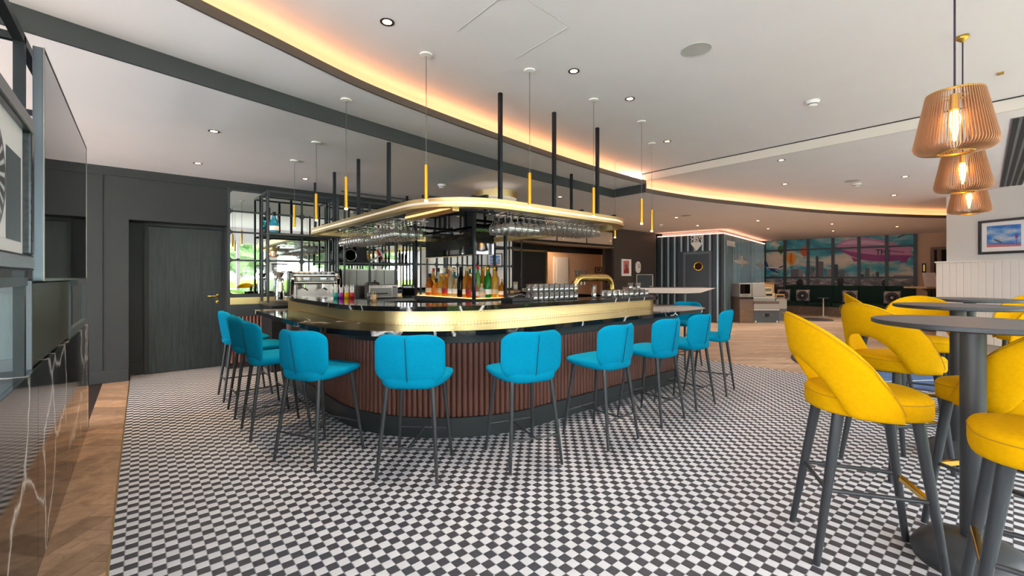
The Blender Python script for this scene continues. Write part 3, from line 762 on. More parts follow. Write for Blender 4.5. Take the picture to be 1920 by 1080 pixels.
rack(2.12, 2.52, 4.46, 5.22, ZRK, 'chrome glass rack over the left bar side, nearer the spirits island', 'Y', 4)
for i in range(8):
    for j in range(4):
        put(wine_big, 'wine_glass', (2.17 + j * 0.1, 4.52 + i * 0.088, ZRK), 'round stemmed glass hanging in the rack nearer the spirits island', 'glass', 'glasses hanging in the side rack')
rack(2.12, 2.52, 5.50, 6.40, ZRK, 'chrome glass rack over the left bar side, nearer the mirror wall', 'Y', 4)
for i in range(9):
    for j in range(4):
        put(wine_big, 'wine_glass', (2.17 + j * 0.1, 5.57 + i * 0.088, ZRK), 'stemmed glass hanging in the rack nearer the mirror wall', 'glass', 'glasses hanging in the rear rack')
# tumblers standing on the inner bar ledge, two layers
p0 = atY(990, 560, 3.28); p1 = atY(1066, 560, 3.28)
for i in range(9):
    for k in range(2):
        for j in range(2):
            put(tumbler, 'tumbler', (p0.x + (p1.x - p0.x) * i / 8, 3.18 + j * 0.085, 1.06 + k * 0.086), 'cut glass tumbler in the double stack left of the brass tap arch' if k else 'cut glass tumbler under the stack left of the brass tap arch', 'glass', 'stacked tumblers' if k else 'lower stacked tumblers')
p0 = atY(1126, 558, 3.28); p1 = atY(1196, 556, 3.28)
for i in range(8):
    for j in range(2):
        put(tumbler, 'tumbler', (p0.x + (p1.x - p0.x) * i / 7, 3.16 + j * 0.085, 1.06), 'cut glass tumbler in the single row right of the tall glass', 'glass', 'row of tumblers')
q = atY(1111, 560, 3.2)
put(tall_glass, 'highball_glass', (q.x, 3.18, 1.06), 'tall cut glass standing inside the brass tap arch', 'glass', None)
for i, px in enumerate((1168, 1182)):
    q = atY(px, 545, 3.27)
    put(tumbler, 'tumbler', (q.x, 3.16, 1.146), 'cut glass tumbler on top of the single row by the black screen', 'glass', 'tumblers atop the row')
# beer tap arch
ta = thing('beer_tap', 'polished brass arch beer tap tower on the raised bar ledge', 'beer tap', (0, 0, 1.06))
a = atY(1076, 560, 3.3); b = atY(1146, 560, 3.3)
xa, xb = a.x, b.x; hz = 0.235; r = 0.13; pts = [(xa, 3.3, -0.0)]
for i in range(9): t = PI - PI / 2 * i / 8; pts.append((xa + r + r * math.cos(t), 3.3, hz - r + r * math.sin(t)))
for i in range(9): t = PI / 2 - PI / 2 * i / 8; pts.append((xb - r + r * math.cos(t), 3.3, hz - r + r * math.sin(t)))
pts.append((xb, 3.3, 0.0))
MB().tube(pts, 0.042, 18).build('arch', 'tap_brass', ta, smooth=True)
for i in range(4):
    x = xa + 0.10 + i * 0.06
    t_ = MB().cyl((x, 3.345, hz - 0.02), (x, 3.36, hz + 0.085), 0.008, 0.011, 8).build('tap_handle', 'steel_dark', ta)
    MB().tube([(x, 3.33, hz - 0.03), (x, 3.37, hz - 0.045), (x, 3.375, hz - 0.085)], 0.006, 8).build('spout', 'chrome', ta)

# ------------------------------------------------------------------ pendants over the bar
def pendant(x, y, label):
    zc = ceil_at(x, y)
    t = thing('bar_pendant', label, 'pendant lamp', (x, y, zc), 0, 'slim gold pendants around the bar')
    MB().lathe([(0.0, 0.0), (0.045, 0.0), (0.045, -0.010), (0.012, -0.014), (0.0, -0.014)], 20).build('ceiling_rose', 'plaster_white', t)
    MB().cyl((0, 0, -0.012), (0, 0, 2.147 - zc), 0.0025, n=6).build('wire', 'wire', t)
    MB().cyl((0, 0, 2.147 - zc), (0, 0, 1.885 - zc), 0.014, n=14).build('tube', 'gold_paint', t, auto=True)
    MB().cyl((0, 0, 1.885 - zc), (0, 0, 1.872 - zc), 0.0125, n=14).build('tip', 'tube_tip', t)
    l = bpy.data.lights.new('tip_lamp', 'SPOT'); l.energy = 13; l.color = (1, 0.70, 0.44); l.spot_size = math.radians(80); l.spot_blend = 0.6; l.shadow_soft_size = 0.015
    lo = bpy.data.objects.new('tip_lamp', l); COL.objects.link(lo); lo.parent = t; lo.location = (0, 0, 1.865 - zc)
PEND = [(799, 102, ZU), (993, 132, ZU), (1113, 187, ZU), (1203, 228, ZU), (1222, 269, ZU), (1153, 303, ZU), (649, 187, ZM), (593, 267, ZL), (552, 301, ZL)]
for px, py, z in PEND:
    p = atZ(px, py, z)
    nth = {552: 'first', 593: 'second', 649: 'third', 799: 'fourth', 993: 'fifth', 1113: 'sixth', 1203: 'seventh', 1222: 'eighth', 1153: 'ninth'}[px]
    pendant(p.x, p.y, f'slim gold tube pendant on a thin wire, {nth} from the grey oak door')

# ------------------------------------------------------------------ teal bar stools
def teal_stool():
    t = thing('bar_stool', '', 'bar stool', (0, 0, 0), 0, 'teal bar stools around the bar')
    # seat: rounded pad as a lofted outline
    outl = []
    for i in range(32):
        a = 2 * PI * i / 32; c, s_ = math.cos(a), math.sin(a)
        sx = 0.235 * math.copysign(abs(c) ** 0.42, c); sy = 0.215 * math.copysign(abs(s_) ** 0.42, s_)
        sx *= 1.0 - 0.26 * max(0, (0.02 - sy) / 0.235) ** 1.3
        outl.append((sx, sy + 0.005))
    m = MB(); L = []
    for k, (sc, z) in enumerate(((0.0, 0.572), (0.6, 0.574), (0.90, 0.580), (0.985, 0.598), (1.0, 0.634), (0.975, 0.648), (0.88, 0.656), (0.45, 0.655), (0.0, 0.653))):
        L.append([(x * sc, y * sc, z + (0.030 * (y * sc + 0.2) / 0.4 if k < 4 else 0.0)) for x, y in outl])
    L2 = [[L[j][i] for j in range(len(L))] for i in range(32)]
    m.grid(L2, closed_u=True); m.build('seat', 'teal_fabric', t, smooth=True, weld=True)
    # back shell
    nu, nv = 17, 13; th = 0.036
    def bp(u, v, off_):
        # u -1..1 across, v 0..1 up
        q = 2 * v - 1
        x = u * 0.236 * math.sqrt(1 - 0.5 * abs(q) ** 7 * (0.35 if q > 0 else 0.0))
        if v < 0.33: w_ = v / 0.33; x *= 0.62 + 0.38 * (w_ * w_ * (3 - 2 * w_)) ** 0.8
        z = 0.578 + 0.357 * v
        if q > 0: z -= 0.040 * q ** 3 * abs(u) ** 6
        z += 0.006 * abs(u) * max(0, q)
        
        y = -0.188 - 0.060 * v + (0.43 * math.sqrt(x * x + 0.0006) - 0.0105) * (0.5 + 0.55 * v) + (0.05 * (1 - v / 0.25) ** 2 if v < 0.25 else 0)
        n = Vector((-0.43 * x / math.sqrt(x * x + 0.0006) * (0.5 + 0.55 * v), 1, 0.15)).normalized()
        return Vector((x, y, z)) + n * off_
    edge = lambda u, v: math.sqrt(max(0.0, 1 - max(abs(u), abs(2 * v - 1)) ** 8))
    F = [[bp(-1 + 2 * i / (nu - 1), j / (nv - 1), th / 2 * (0.25 + 0.75 * edge(-1 + 2 * i / (nu - 1), j / (nv - 1)))) for j in range(nv)] for i in range(nu)]
    B = [[bp(-1 + 2 * i / (nu - 1), j / (nv - 1), -th / 2 * (0.25 + 0.75 * edge(-1 + 2 * i / (nu - 1), j / (nv - 1))) + (0.006 if i == nu // 2 else 0)) for j in range(nv)] for i in range(nu)]
    m = MB(); m.grid(F); m.grid(B)
    ring = [(i, 0) for i in range(nu)] + [(nu - 1, j) for j in range(1, nv)] + [(i, nv - 1) for i in range(nu - 2, -1, -1)] + [(0, j) for j in range(nv - 2, 0, -1)]
    R = [[F[i][j], B[i][j]] for i, j in ring]; m.grid(R, closed_u=True)
    m.build('backrest', 'teal_fabric', t, smooth=True, weld=True, sub=1)
    pts = [bp(0, j / 20, -th / 2 - 0.0005) for j in range(1, 20)]
    MB().tube(pts, 0.0025, 5).build('seam', 'teal_seam', t)
    legs = {}
    for sx in (-1, 1):
        for sy in (-1, 1):
            top = Vector((sx * 0.15, sy * 0.15, 0.60)); ft = Vector((sx * 0.197, -0.225 if sy < 0 else 0.228, 0.0))
            legs[(sx, sy)] = (top, ft)
            MB().cyl(ft, top, 0.010, 0.0165, 10).build('leg', 'leg_dark', t, auto=True)
    def on(k, z): a_, b_ = legs[k]; f = (z - b_.z) / (a_.z - b_.z); return b_ + (a_ - b_) * f
    z = 0.205; fl_, fr_, rl_, rr_ = on((-1, 1), z), on((1, 1), z), on((-1, -1), z), on((1, -1), z)
    MB().cyl(fl_, fr_, 0.007, n=8).build('stretcher', 'leg_dark', t); MB().cyl(rl_, rr_, 0.007, n=8).build('stretcher', 'leg_dark', t)
    MB().cyl((fl_ + fr_) / 2, (rl_ + rr_) / 2, 0.007, n=8).build('stretcher', 'leg_dark', t)
    return t
proto = teal_stool()
TEAL = [((0.875, 5.57), (1, 0), 'teal bar stool at the counter end nearest the grey oak door'),
        ((0.875, 4.86), (1, 0), 'teal bar stool second from the grey oak door'),
        ((0.875, 4.12), (1, 0), 'teal bar stool third from the grey oak door, on the straight counter side'),
        ((1.000, 3.335), (0.90, 0.44), 'teal bar stool fourth from the grey oak door, where the counter begins to curve'),
        ((1.43, 2.672), (0.70, 0.715), 'teal bar stool fifth from the grey oak door, at the middle of the counter curve'),
        ((2.093, 2.323), (0.28, 0.96), 'teal bar stool sixth from the grey oak door, where the curve meets the front'),
        ((2.846, 2.207), (0.0, 1), 'teal bar stool seventh from the grey oak door, along the counter front'),
        ((3.60, 2.21), (0.0, 1), 'teal bar stool eighth from the grey oak door, along the counter front'),
        ((4.255, 2.225), (0.0, 1), 'teal bar stool ninth from the grey oak door, along the counter front'),
        ((4.97, 2.30), (-0.20, 0.98), 'teal bar stool turned at the counter corner facing the crew cabin'),
        ((6.02, 3.20), (-1, 0.05), 'teal bar stool at the short counter end facing the brass riser')]
for i, ((x, y), d, lb) in enumerate(TEAL):
    o = proto if i == 0 else copy_tree(proto)
    o.location = (x, y, 0); o.rotation_euler[2] = math.atan2(d[1], d[0]) - PI / 2; o['label'] = lb

# ------------------------------------------------------------------ yellow stools
def yellow_stool():
    t = thing('high_stool', '', 'bar stool', (0, 0, 0), 0, 'yellow high stools at the round tables')
    def outl(n=36):
        o = []
        for i in range(n):
            a = 2 * PI * i / n; c, s_ = math.cos(a), math.sin(a)
            e = 0.72 if s_ > 0 else 0.85
            o.append((0.222 * math.copysign(abs(c) ** e, c), 0.228 * math.copysign(abs(s_) ** e, s_)))
        return o
    O = outl()
    def pad(name, prof, mat):
        L = [[(x * sc, y * sc, z) for sc, z in prof] for x, y in O]
        m = MB(); m.grid(L, closed_u=True); return m.build(name, mat, t, smooth=True, weld=True)
    seat = pad('seat', [(0.0, 0.680), (0.90, 0.680), (0.985, 0.686), (1.0, 0.70), (1.0, 0.752), (0.992, 0.764), (0.95, 0.776), (0.75, 0.785), (0.4, 0.79), (0.0, 0.79)], 'yellow_fabric')
    MB().tube([(x * 0.998, y * 0.998, 0.757) for x, y in O] + [(O[0][0] * 0.998, O[0][1] * 0.998, 0.757)], 0.0022, 5, caps=False).build('piping', 'yellow_seam', seat)
    # wrap-round back with open arch
    nth, nv = 41, 9; th = 0.034; TM = math.radians(103)
    def prof(a):
        k = abs(a) / TM
        top = 0.70 + 0.432 * (1 - k ** 1.9) ** 0.80 if k < 1 else 0.70
        low = 0.915 - 0.235 * min(1, k / 0.57) ** 2.2
        return max(low, 0.683), max(top, max(low, 0.683) + 0.012)
    def bp(a, v, o_):
        lo_, hi_ = prof(a); z = lo_ + (hi_ - lo_) * v
        lean = max(0, (z - 0.72)) * 0.15 * math.cos(a * 0.55) ** 2
        r = 0.228 + lean + o_
        return Vector((math.sin(a) * (r * 0.99), -math.cos(a) * r + 0.0, z))
    def tk(a, v):
        e = max(abs(a) / TM, abs(2 * v - 1)); return th * (0.3 + 0.7 * math.sqrt(max(0, 1 - e ** 8)))
    A = [-TM + 2 * TM * i / (nth - 1) for i in range(nth)]
    F = [[bp(a, j / (nv - 1), 0.010 - tk(a, j / (nv - 1)) / 2 + 0.012) for j in range(nv)] for a in A]
    B = [[bp(a, j / (nv - 1), 0.010 + tk(a, j / (nv - 1)) / 2 + 0.012) for j in range(nv)] for a in A]
    m = MB(); m.grid(F); m.grid(B)
    ring = [(i, 0) for i in range(nth)] + [(nth - 1, j) for j in range(1, nv)] + [(i, nv - 1) for i in range(nth - 2, -1, -1)] + [(0, j) for j in range(nv - 2, 0, -1)]
    m.grid([[F[i][j], B[i][j]] for i, j in ring], closed_u=True)
    bk = m.build('backrest', 'yellow_fabric', t, smooth=True, weld=True, sub=1)
    pts = [bp(-TM * 0.985 + 2 * TM * 0.985 * i / 60, 0.955 if 6 < i < 54 else 0.9, 0.040) for i in range(61)]
    MB().tube(pts, 0.0022, 5).build('seam', 'yellow_seam', bk)
    legs = {}
    for sx in (-1, 1):
        for sy in (-1, 1):
            top = Vector((sx * 0.135, sy * 0.145, 0.685)); ft = Vector((sx * (0.165 if sy > 0 else 0.185), 0.235 if sy > 0 else -0.245, 0))
            legs[(sx, sy)] = (top, ft); MB().cyl(ft, top, 0.0145, 0.0235, 14).build('leg', 'leg_dark', t, auto=True)
    def on(k, z): a_, b_ = legs[k]; f = (z - b_.z) / (a_.z - b_.z); return b_ + (a_ - b_) * f
    z = 0.335
    for a_, b_ in (((-1, 1), (-1, -1)), ((1, 1), (1, -1)), ((-1, -1), (1, -1))):
        MB().cyl(on(a_, z), on(b_, z), 0.0095, n=10).build('rail', 'leg_dark', t, auto=True)
    f0, f1 = on((-1, 1), 0.32), on((1, 1), 0.32)
    MB().bar(f0 + Vector((0, 0.006, 0)), f1 + Vector((0, 0.006, 0)), 0.022, 0.026).build('footrest', 'brass_polished', t, bevel=0.003)
    return t
yp = yellow_stool()
YEL = [((2.60, 0.47), (0.51, -0.86), 'yellow high stool with its back to the bar, pulled out beside the nearest round table'),
       ((3.93, 0.53), (0.82, -0.57), 'yellow high stool with arched open back turned to the middle round table'),
       ((3.18, 0.03), (0.5, 0.86), 'yellow high stool between the nearest and the middle round table'),
       ((2.34, -0.11), (-0.12, 0.99), 'yellow high stool facing the bar across the nearest round table base'),
       ((5.16, 0.52), (-0.98, -0.2), 'yellow high stool between the middle and the far round table, nearer the bar'),
       ((4.04, -0.34), (0.9, 0.45), 'yellow high stool on the window side of the middle round table'),
       ((5.20, -0.22), (-0.95, 0.3), 'yellow high stool between the middle and the far round table, nearer the windows'),
       ((5.95, 0.92), (0.25, -0.97), 'yellow high stool on the bar side of the far round table'),
       ((6.62, -0.10), (-0.95, 0.2), 'yellow high stool beyond the far round table by the blue rug')]
for i, ((x, y), d, lb) in enumerate(YEL):
    o = yp if i == 0 else copy_tree(yp)
    o.location = (x, y, 0); o.rotation_euler[2] = math.atan2(d[1], d[0]) - PI / 2; o['label'] = lb

# round tables
def round_table():
    t = thing('round_table', '', 'table', (0, 0, 0), 0, 'round high tables with domed bases')
    m = MB(); m.mi = 1; m.lathe([(0.0, 1.076), (0.34, 1.076), (0.355, 1.082), (0.355, 1.098), (0.353, 1.10)], 64)
    m.mi = 0; m.lathe([(0.353, 1.10), (0.345, 1.1005), (0.0, 1.1005)], 64); m.build('table_top', ['table_top', 'table_edge'], t, auto=True)
    m = MB(); m.lathe([(0.0, 0.0), (0.205, 0.0), (0.21, 0.02), (0.206, 0.045), (0.185, 0.08), (0.145, 0.107), (0.09, 0.125), (0.046, 0.132), (0.0, 0.132)], 48); m.build('base', 'table_base', t, smooth=True)
    MB().cyl((0, 0, 0.13), (0, 0, 1.078), 0.043, n=36).build('column', 'table_base', t, auto=True)
    MB().lathe([(0.0, 1.066), (0.14, 1.066), (0.14, 1.077), (0.0, 1.077)], 32).build('plate', 'black_matte', t)
    return t
rt = round_table()
for i, ((x, y), lb) in enumerate((((2.85, 0.125), 'round grey high table with domed base, closest to the marble partition'), ((4.46, 0.27), 'middle round grey high table among the yellow stools'), ((5.9, 0.28), 'round grey high table beside the blue rug'))):
    o = rt if i == 0 else copy_tree(rt); o.location = (x, y, 0); o['label'] = lb

# ribbed pendants
def shade_lamp(label, cable_len):
    t = thing('ribbed_pendant', label, 'pendant lamp', (0, 0, 0), 0, 'ribbed cone pendants over the round tables')
    outer = [(0.103, 0.285), (0.105, 0.28), (0.148, 0.055), (0.150, 0.04), (0.145, 0.024), (0.133, 0.012), (0.066, 0.0)]
    inner = [(0.093, 0.280), (0.095, 0.275), (0.137, 0.055), (0.138, 0.042), (0.132, 0.032), (0.122, 0.022), (0.066, 0.010)]
    m = MB(); hw = 0.0013; k = len(outer)
    vs = [(r, -hw, z) for r, z in outer] + [(r, -hw, z) for r, z in inner] + [(r, hw, z) for r, z in outer] + [(r, hw, z) for r, z in inner]
    fs = []
    for i in range(k - 1):
        fs += [(i, i + 1, k + i + 1, k + i), (2 * k + i, 3 * k + i, 3 * k + i + 1, 2 * k + i + 1), (i, 2 * k + i, 2 * k + i + 1, i + 1), (k + i, k + i + 1, 3 * k + i + 1, 3 * k + i)]
    m.add(vs, fs); me = m.mesh('rib', 'shade_rose')
    for i in range(72):
        o = bpy.data.objects.new('rib', me); COL.objects.link(o); o.parent = t; o.rotation_euler[2] = 2 * PI * i / 72
    MB().lathe([(0.060, 0.0), (0.070, -0.002), (0.070, 0.010), (0.060, 0.010), (0.060, 0.0)], 40).build('lower_ring', 'shade_gold', t, smooth=True)
    MB().lathe([(0.092, 0.280), (0.103, 0.280), (0.103, 0.288), (0.092, 0.288), (0.092, 0.280)], 40).build('upper_ring', 'shade_gold', t, smooth=True)
    m = MB()
    for i in range(3): m.bar((0, 0, 0.27), (0.098 * math.cos(i * 2.094), 0.098 * math.sin(i * 2.094), 0.275), 0.008, 0.004)
    m.build('spider', 'shade_gold', t)
    MB().cyl((0, 0, 0.28), (0, 0, 0.205), 0.018, n=14).build('socket', 'shade_gold', t, auto=True)
    MB().lathe([(0.0, 0.205), (0.012, 0.20), (0.021, 0.17), (0.022, 0.15), (0.015, 0.12), (0.006, 0.06), (0.0, 0.055)], 14).build('bulb', 'bulb', t, smooth=True)
    MB().cyl((0, 0, 0.28), (0, 0, cable_len), 0.004, n=8).build('cable', 'cable', t)
    MB().lathe([(0.0, cable_len), (0.035, cable_len), (0.033, cable_len - 0.02), (0.01, cable_len - 0.04), (0.0, cable_len - 0.045)], 20).build('ceiling_rose', 'shade_gold', t, smooth=True)
    return t
for (px, tt, lb) in ((1790, 2.06, 'ribbed rose-gold cone pendant over the nearest round table, largest of three'), (1805, 3.01, 'ribbed rose-gold cone pendant over the middle round table'), (1817, 4.05, 'ribbed rose-gold cone pendant over the far round table')):
    p = atD(px, 285, tt); z = 1.893
    o = shade_lamp(lb, ceil_at(p.x, p.y) - z); o.location = (p.x, p.y, z)

# ceiling fittings
def downlight(p, z, where, energy=30.0, glow=True, col=(1, 0.87, 0.74)):
    t = thing('downlight', 'small round recessed downlight ' + where, 'downlight', (p.x, p.y, z), 0, 'recessed downlights ' + where)
    MB().lathe([(0.030, -0.001), (0.046, -0.001), (0.046, -0.004), (0.030, -0.003)], 20).build('ring', 'black_matte', t)
    MB().lathe([(0.0, -0.0015), (0.030, -0.0015), (0.030, -0.0012), (0.0, -0.0012)], 16).build('lens', 'lamp_core' if glow else 'black_matte', t)
    if energy:
        l = bpy.data.lights.new('downlight_lamp', 'SPOT'); l.energy = energy; l.color = col; l.spot_size = math.radians(100); l.spot_blend = 0.8; l.shadow_soft_size = 0.04
        lo = bpy.data.objects.new('downlight_lamp', l); COL.objects.link(lo); lo.parent = t; lo.location = (0, 0, -0.012)
for px, py in ((726, 41), (1076, 133), (1181, 185), (1251, 265)): downlight(atZ(px, py, ZU), ZU, 'in the high ceiling', 60)
for px, py in ((401, 246), (371, 306), (572, 335)): downlight(atZ(px, py, ZL), ZL, 'in the low ceiling before the grey oak door', 95, col=(1, 0.70, 0.44))
for px, py in ((1465, 300), (1472, 345), (1697, 331), (1676, 366)): downlight(atZ(px, py, ZR), ZR, 'in the ceiling over the round tables', 60)
for px, py in ((1268, 408), (1308, 423), (1421, 414), (1440, 429), (1560, 420), (1562, 433), (1682, 425)): downlight(atZ(px, py, ZL), ZL, 'in the low ceiling towards the mural', 115)
downlight(atZ(1050, 369, ZL), ZL, 'in the low ceiling behind the bar canopy', 75)
def speaker(p, z, r, lb):
    t = thing('ceiling_speaker', lb, 'speaker', (p.x, p.y, z))
    MB().lathe([(0.0, -0.004), (r * 0.94, -0.004), (r * 0.94, -0.002), (0, -0.002)], 40).build('grille', 'grey_disc', t)
    MB().lathe([(r * 0.94, -0.001), (r * 0.94, -0.006), (r, -0.005), (r, -0.001)], 40).build('rim', 'grey_disc', t)
speaker(atZ(1305, 93, ZU), ZU, 0.105, 'round grey speaker grille in the high ceiling')
speaker(atZ(1598, 339, ZR), ZR, 0.105, 'round grey speaker grille beside the smoke detector near the cove')
speaker(atZ(1286, 404, ZL), ZL, 0.105, 'round grey speaker grille in the low ceiling before the crew cabin')
def smoke(p, z, lb):
    t = thing('smoke_detector', lb, 'smoke detector', (p.x, p.y, z))
    MB().lathe([(0.0, -0.001), (0.058, -0.001), (0.056, -0.018), (0.042, -0.026), (0.04, -0.045), (0.022, -0.055), (0, -0.056)], 24).build('body', 'plaster_white', t, smooth=True)
    MB().lathe([(0.0405, -0.030), (0.0425, -0.030), (0.0415, -0.040), (0.0400, -0.040)], 24).build('vents', 'grey_mid', t)
smoke(atZ(1524, 189, ZU), ZU, 'white smoke detector on the high ceiling'); smoke(atZ(1607, 344, ZR), ZR, 'white smoke detector beside the ceiling speaker near the cove')
smoke(atZ(828, 346, ZL), ZL, 'white smoke detector on the low ceiling behind the bar canopy'); smoke(atZ(1239, 421, ZL), ZL, 'white smoke detector on the low ceiling before the crew cabin')
def slot(p, q, z, lb, wd=0.30, n=5):
    p, q = Vector((p.x, p.y, z)), Vector((q.x, q.y, z)); d = q - p
    t = thing('air_grille', lb, 'air grille', p, math.atan2(d.y, d.x)); L = d.length
    MB().box(0, L, -wd / 2, wd / 2, -0.006, -0.001).build('frame', 'grey_mid', t)
    for i in range(n): y = -wd / 2 + wd * (i + 0.5) / n; MB().box(0.01, L - 0.01, y - wd / n * 0.32, y + wd / n * 0.32, -0.010, -0.006).build('slot', 'black_matte', t)
slot(atZ(1895, 348, ZR), atZ(1935, 215, ZR), ZR, 'long dark slotted air grille in the ceiling by the pillar wall', 0.26, 4)
slot(atZ(640, 358, ZL), atZ(800, 378, ZL), ZL, 'thin dark slot diffuser in the low ceiling above the bottle shelves', 0.05, 1)
q = atZ(1876, 137, ZU); tag(MB().box(q.x - 0.03, q.x + 0.03, q.y - 0.02, q.y + 0.02, ZU - 0.008, ZU - 0.001).build('ceiling_plate', 'shade_gold', bevel=0.002), 'small square brass plate on the high ceiling', 'plate')

# ================================================================== LEFT PARTITION
pt = struct(MB().box(-0.72, -0.362, -2.55, 5.20, 0.0, 0.885).build('wall_partition', 'black_matte'))
ys = [-2.5, -1.1, 0.28, 1.54, 2.80, 4.06, 5.235]
for a, b in zip(ys[:-1], ys[1:]):
    MB().box(-0.362, -0.345, a + 0.001, b - 0.001, 0.0, 0.90).build('marble_slab', 'marble_wall', pt, bevel=0.001)
MB().box(-0.72, -0.362, -2.5, 5.20, 0.885, 0.90).build('ledge', 'marble_wall', pt)
MB().box(-0.72, -0.345, 5.20, 5.24, 0.0, 0.90).build('end_cap', 'paint_dark', pt)
cab = thing('display_partition', 'dark panelled partition block standing on the black marble ledge behind the large television', 'partition', (-0.54, 4.0, 0.90))
MB().box(-0.17, 0.16, -1.19, 1.2, 0.0, 1.0).build('core', 'black_matte', cab)
MB().box(0.162, 0.178, -1.19, 0.06, 0.005, 0.375).build('wood_panel', 'panel_olive', cab, bevel=0.002)
m = MB(); m.box(0.162, 0.184, 0.065, 0.125, 0.0, 0.39); m.box(0.162, 0.184, 1.14, 1.2, 0.0, 0.39); m.box(0.162, 0.184, 0.125, 1.14, 0.34, 0.39); m.box(0.162, 0.184, 0.125, 1.14, 0.0, 0.05)
m.build('niche_frame', 'grey_blue', cab)
MB().box(0.162, 0.170, 0.125, 1.14, 0.05, 0.34).build('mirror_pane', 'mirror', cab)
m = MB(); m.box(-0.17, 0.178, -1.215, -1.192, 0.0, 0.05); m.box(-0.17, 0.178, -1.215, -1.192, 0.335, 0.385); m.box(0.125, 0.178, -1.215, -1.192, 0.05, 0.335); m.box(-0.17, -0.12, -1.215, -1.192, 0.05, 0.335)
m.build('side_frame', 'grey_blue', cab)
MB().box(-0.12, 0.125, -1.203, -1.192, 0.05, 0.335).build('side_panel', 'panel_blue', cab)
MB().box(0.162, 0.178, -1.19, 1.2, 0.39, 1.0).build('upper_panel', 'black_matte', cab)
fr = thing('metal_frame', 'black metal grid frame rising above the marble partition towards the ceiling', 'frame', (-0.375, 2.63, 0.90))
for (x, y) in ((0, 0), (-0.33, 0), (0, -1.5), (0, 1.15), (-0.33, 1.15), (0, 2.5)):
    if y > 0.1: MB().box(x - 0.016, x + 0.016, y - 0.016, y + 0.016, 1.0, 1.385).build('post', 'steel_dark', fr)
    else: MB().box(x - 0.016, x + 0.016, y - 0.016, y + 0.016, 0.0, 1.385).build('post', 'steel_dark', fr)
for (y0, y1, z) in ((-1.5, 2.5, 1.37),):
    MB().box(-0.016, 0.016, y0, y1, z - 0.018, z + 0.018).build('rail', 'steel_dark', fr)
    MB().box(-0.346, -0.314, y0, y1, z - 0.018, z + 0.018).build('rail', 'steel_dark', fr)
for y in (0, 1.15): MB().box(-0.33, 0, y - 0.014, y + 0.014, 1.355, 1.385).build('crossbar', 'steel_dark', fr)
MB().box(-0.346, -0.314, -1.5, 2.5, 1.16, 1.18).build('rail', 'steel_dark', fr)
MB().box(-0.02, 0.02, -1.5, 0.02, 0.365, 0.40).build('shelf_bar', 'grey_blue', fr)
# large television
tv3 = thing('television', 'very large flat black television on the marble-based partition', 'television', (-0.315, 3.6, 1.284))
MB().box(-0.03, 0.0, -0.93, 0.93, 0, 0.985).build('body', 'tv_metal', tv3, bevel=0.003)
MB().box(0.0, 0.003, -0.922, 0.922, 0.012, 0.977).build('screen', 'screen', tv3)
m = MB(); m.box(0.0, 0.005, -0.93, 0.93, 0.0, 0.010); m.box(0.0, 0.005, -0.93, 0.93, 0.978, 0.985); m.box(0.0, 0.005, -0.93, -0.922, 0.010, 0.978); m.box(0.0, 0.005, 0.922, 0.93, 0.010, 0.978)
m.build('bezel', 'steel_brushed', tv3)
MB().box(-0.047, -0.03, -0.3, 0.3, 0.3, 0.6).build('mount', 'black_matte', tv3)
# engine photograph
def radial_mat():
    m, nt, b = new_mat('engine_photo')
    tc = N(nt, 'ShaderNodeTexCoord'); sp = N(nt, 'ShaderNodeSeparateXYZ'); nt.links.new(tc.outputs['Object'], sp.inputs[0])
    at = N(nt, 'ShaderNodeMath', operation='ARCTAN2'); nt.links.new(sp.outputs['Z'], at.inputs[0]); nt.links.new(sp.outputs['Y'], at.inputs[1])
    mu = N(nt, 'ShaderNodeMath', operation='MULTIPLY'); nt.links.new(at.outputs[0], mu.inputs[0]); mu.inputs[1].default_value = 22
    si = N(nt, 'ShaderNodeMath', operation='SINE'); nt.links.new(mu.outputs[0], si.inputs[0])
    fa = ramp(nt, si.outputs[0], [(0.0, lin((70, 72, 76))), (0.6, lin((190, 192, 196))), (1.0, lin((225, 226, 228)))])
    nt.links.new(fa, b.inputs['Base Color']); b.inputs['Roughness'].default_value = 0.4
radial_mat()
pc = thing('framed_picture', 'silver framed black and white photo of a jet engine beside the large television', 'picture', (-0.352, 1.98, 1.62))
m = MB()
for a, b in (((-0.53, -0.295), (0.53, -0.235)), ((-0.53, 0.235), (0.53, 0.295))): m.box(-0.006, 0.034, a[0], b[0], a[1], b[1])
m.box(-0.006, 0.034, -0.53, -0.47, -0.235, 0.235); m.box(-0.006, 0.034, 0.47, 0.53, -0.235, 0.235)
m.build('frame', 'picture_frame', pc, bevel=0.008)
MB().box(-0.006, 0.010, -0.47, 0.47, -0.235, 0.235).build('mount', 'card_white', pc)
MB().box(0.010, 0.012, -0.42, 0.42, -0.19, 0.19).build('photo', 'card_white', pc)
MB().cyl((0.012, 0, 0), (0.0135, 0, 0), 0.185, n=40).build('engine_rim', 'grey_mid', pc)
MB().cyl((0.0135, 0, 0), (0.0145, 0, 0), 0.165, n=40).build('engine_fan', 'engine_photo', pc)
m = MB(); m.box(0.012, 0.0132, 0.19, 0.42, -0.19, 0.12); m.build('engine_shade', 'grey_blue', pc)

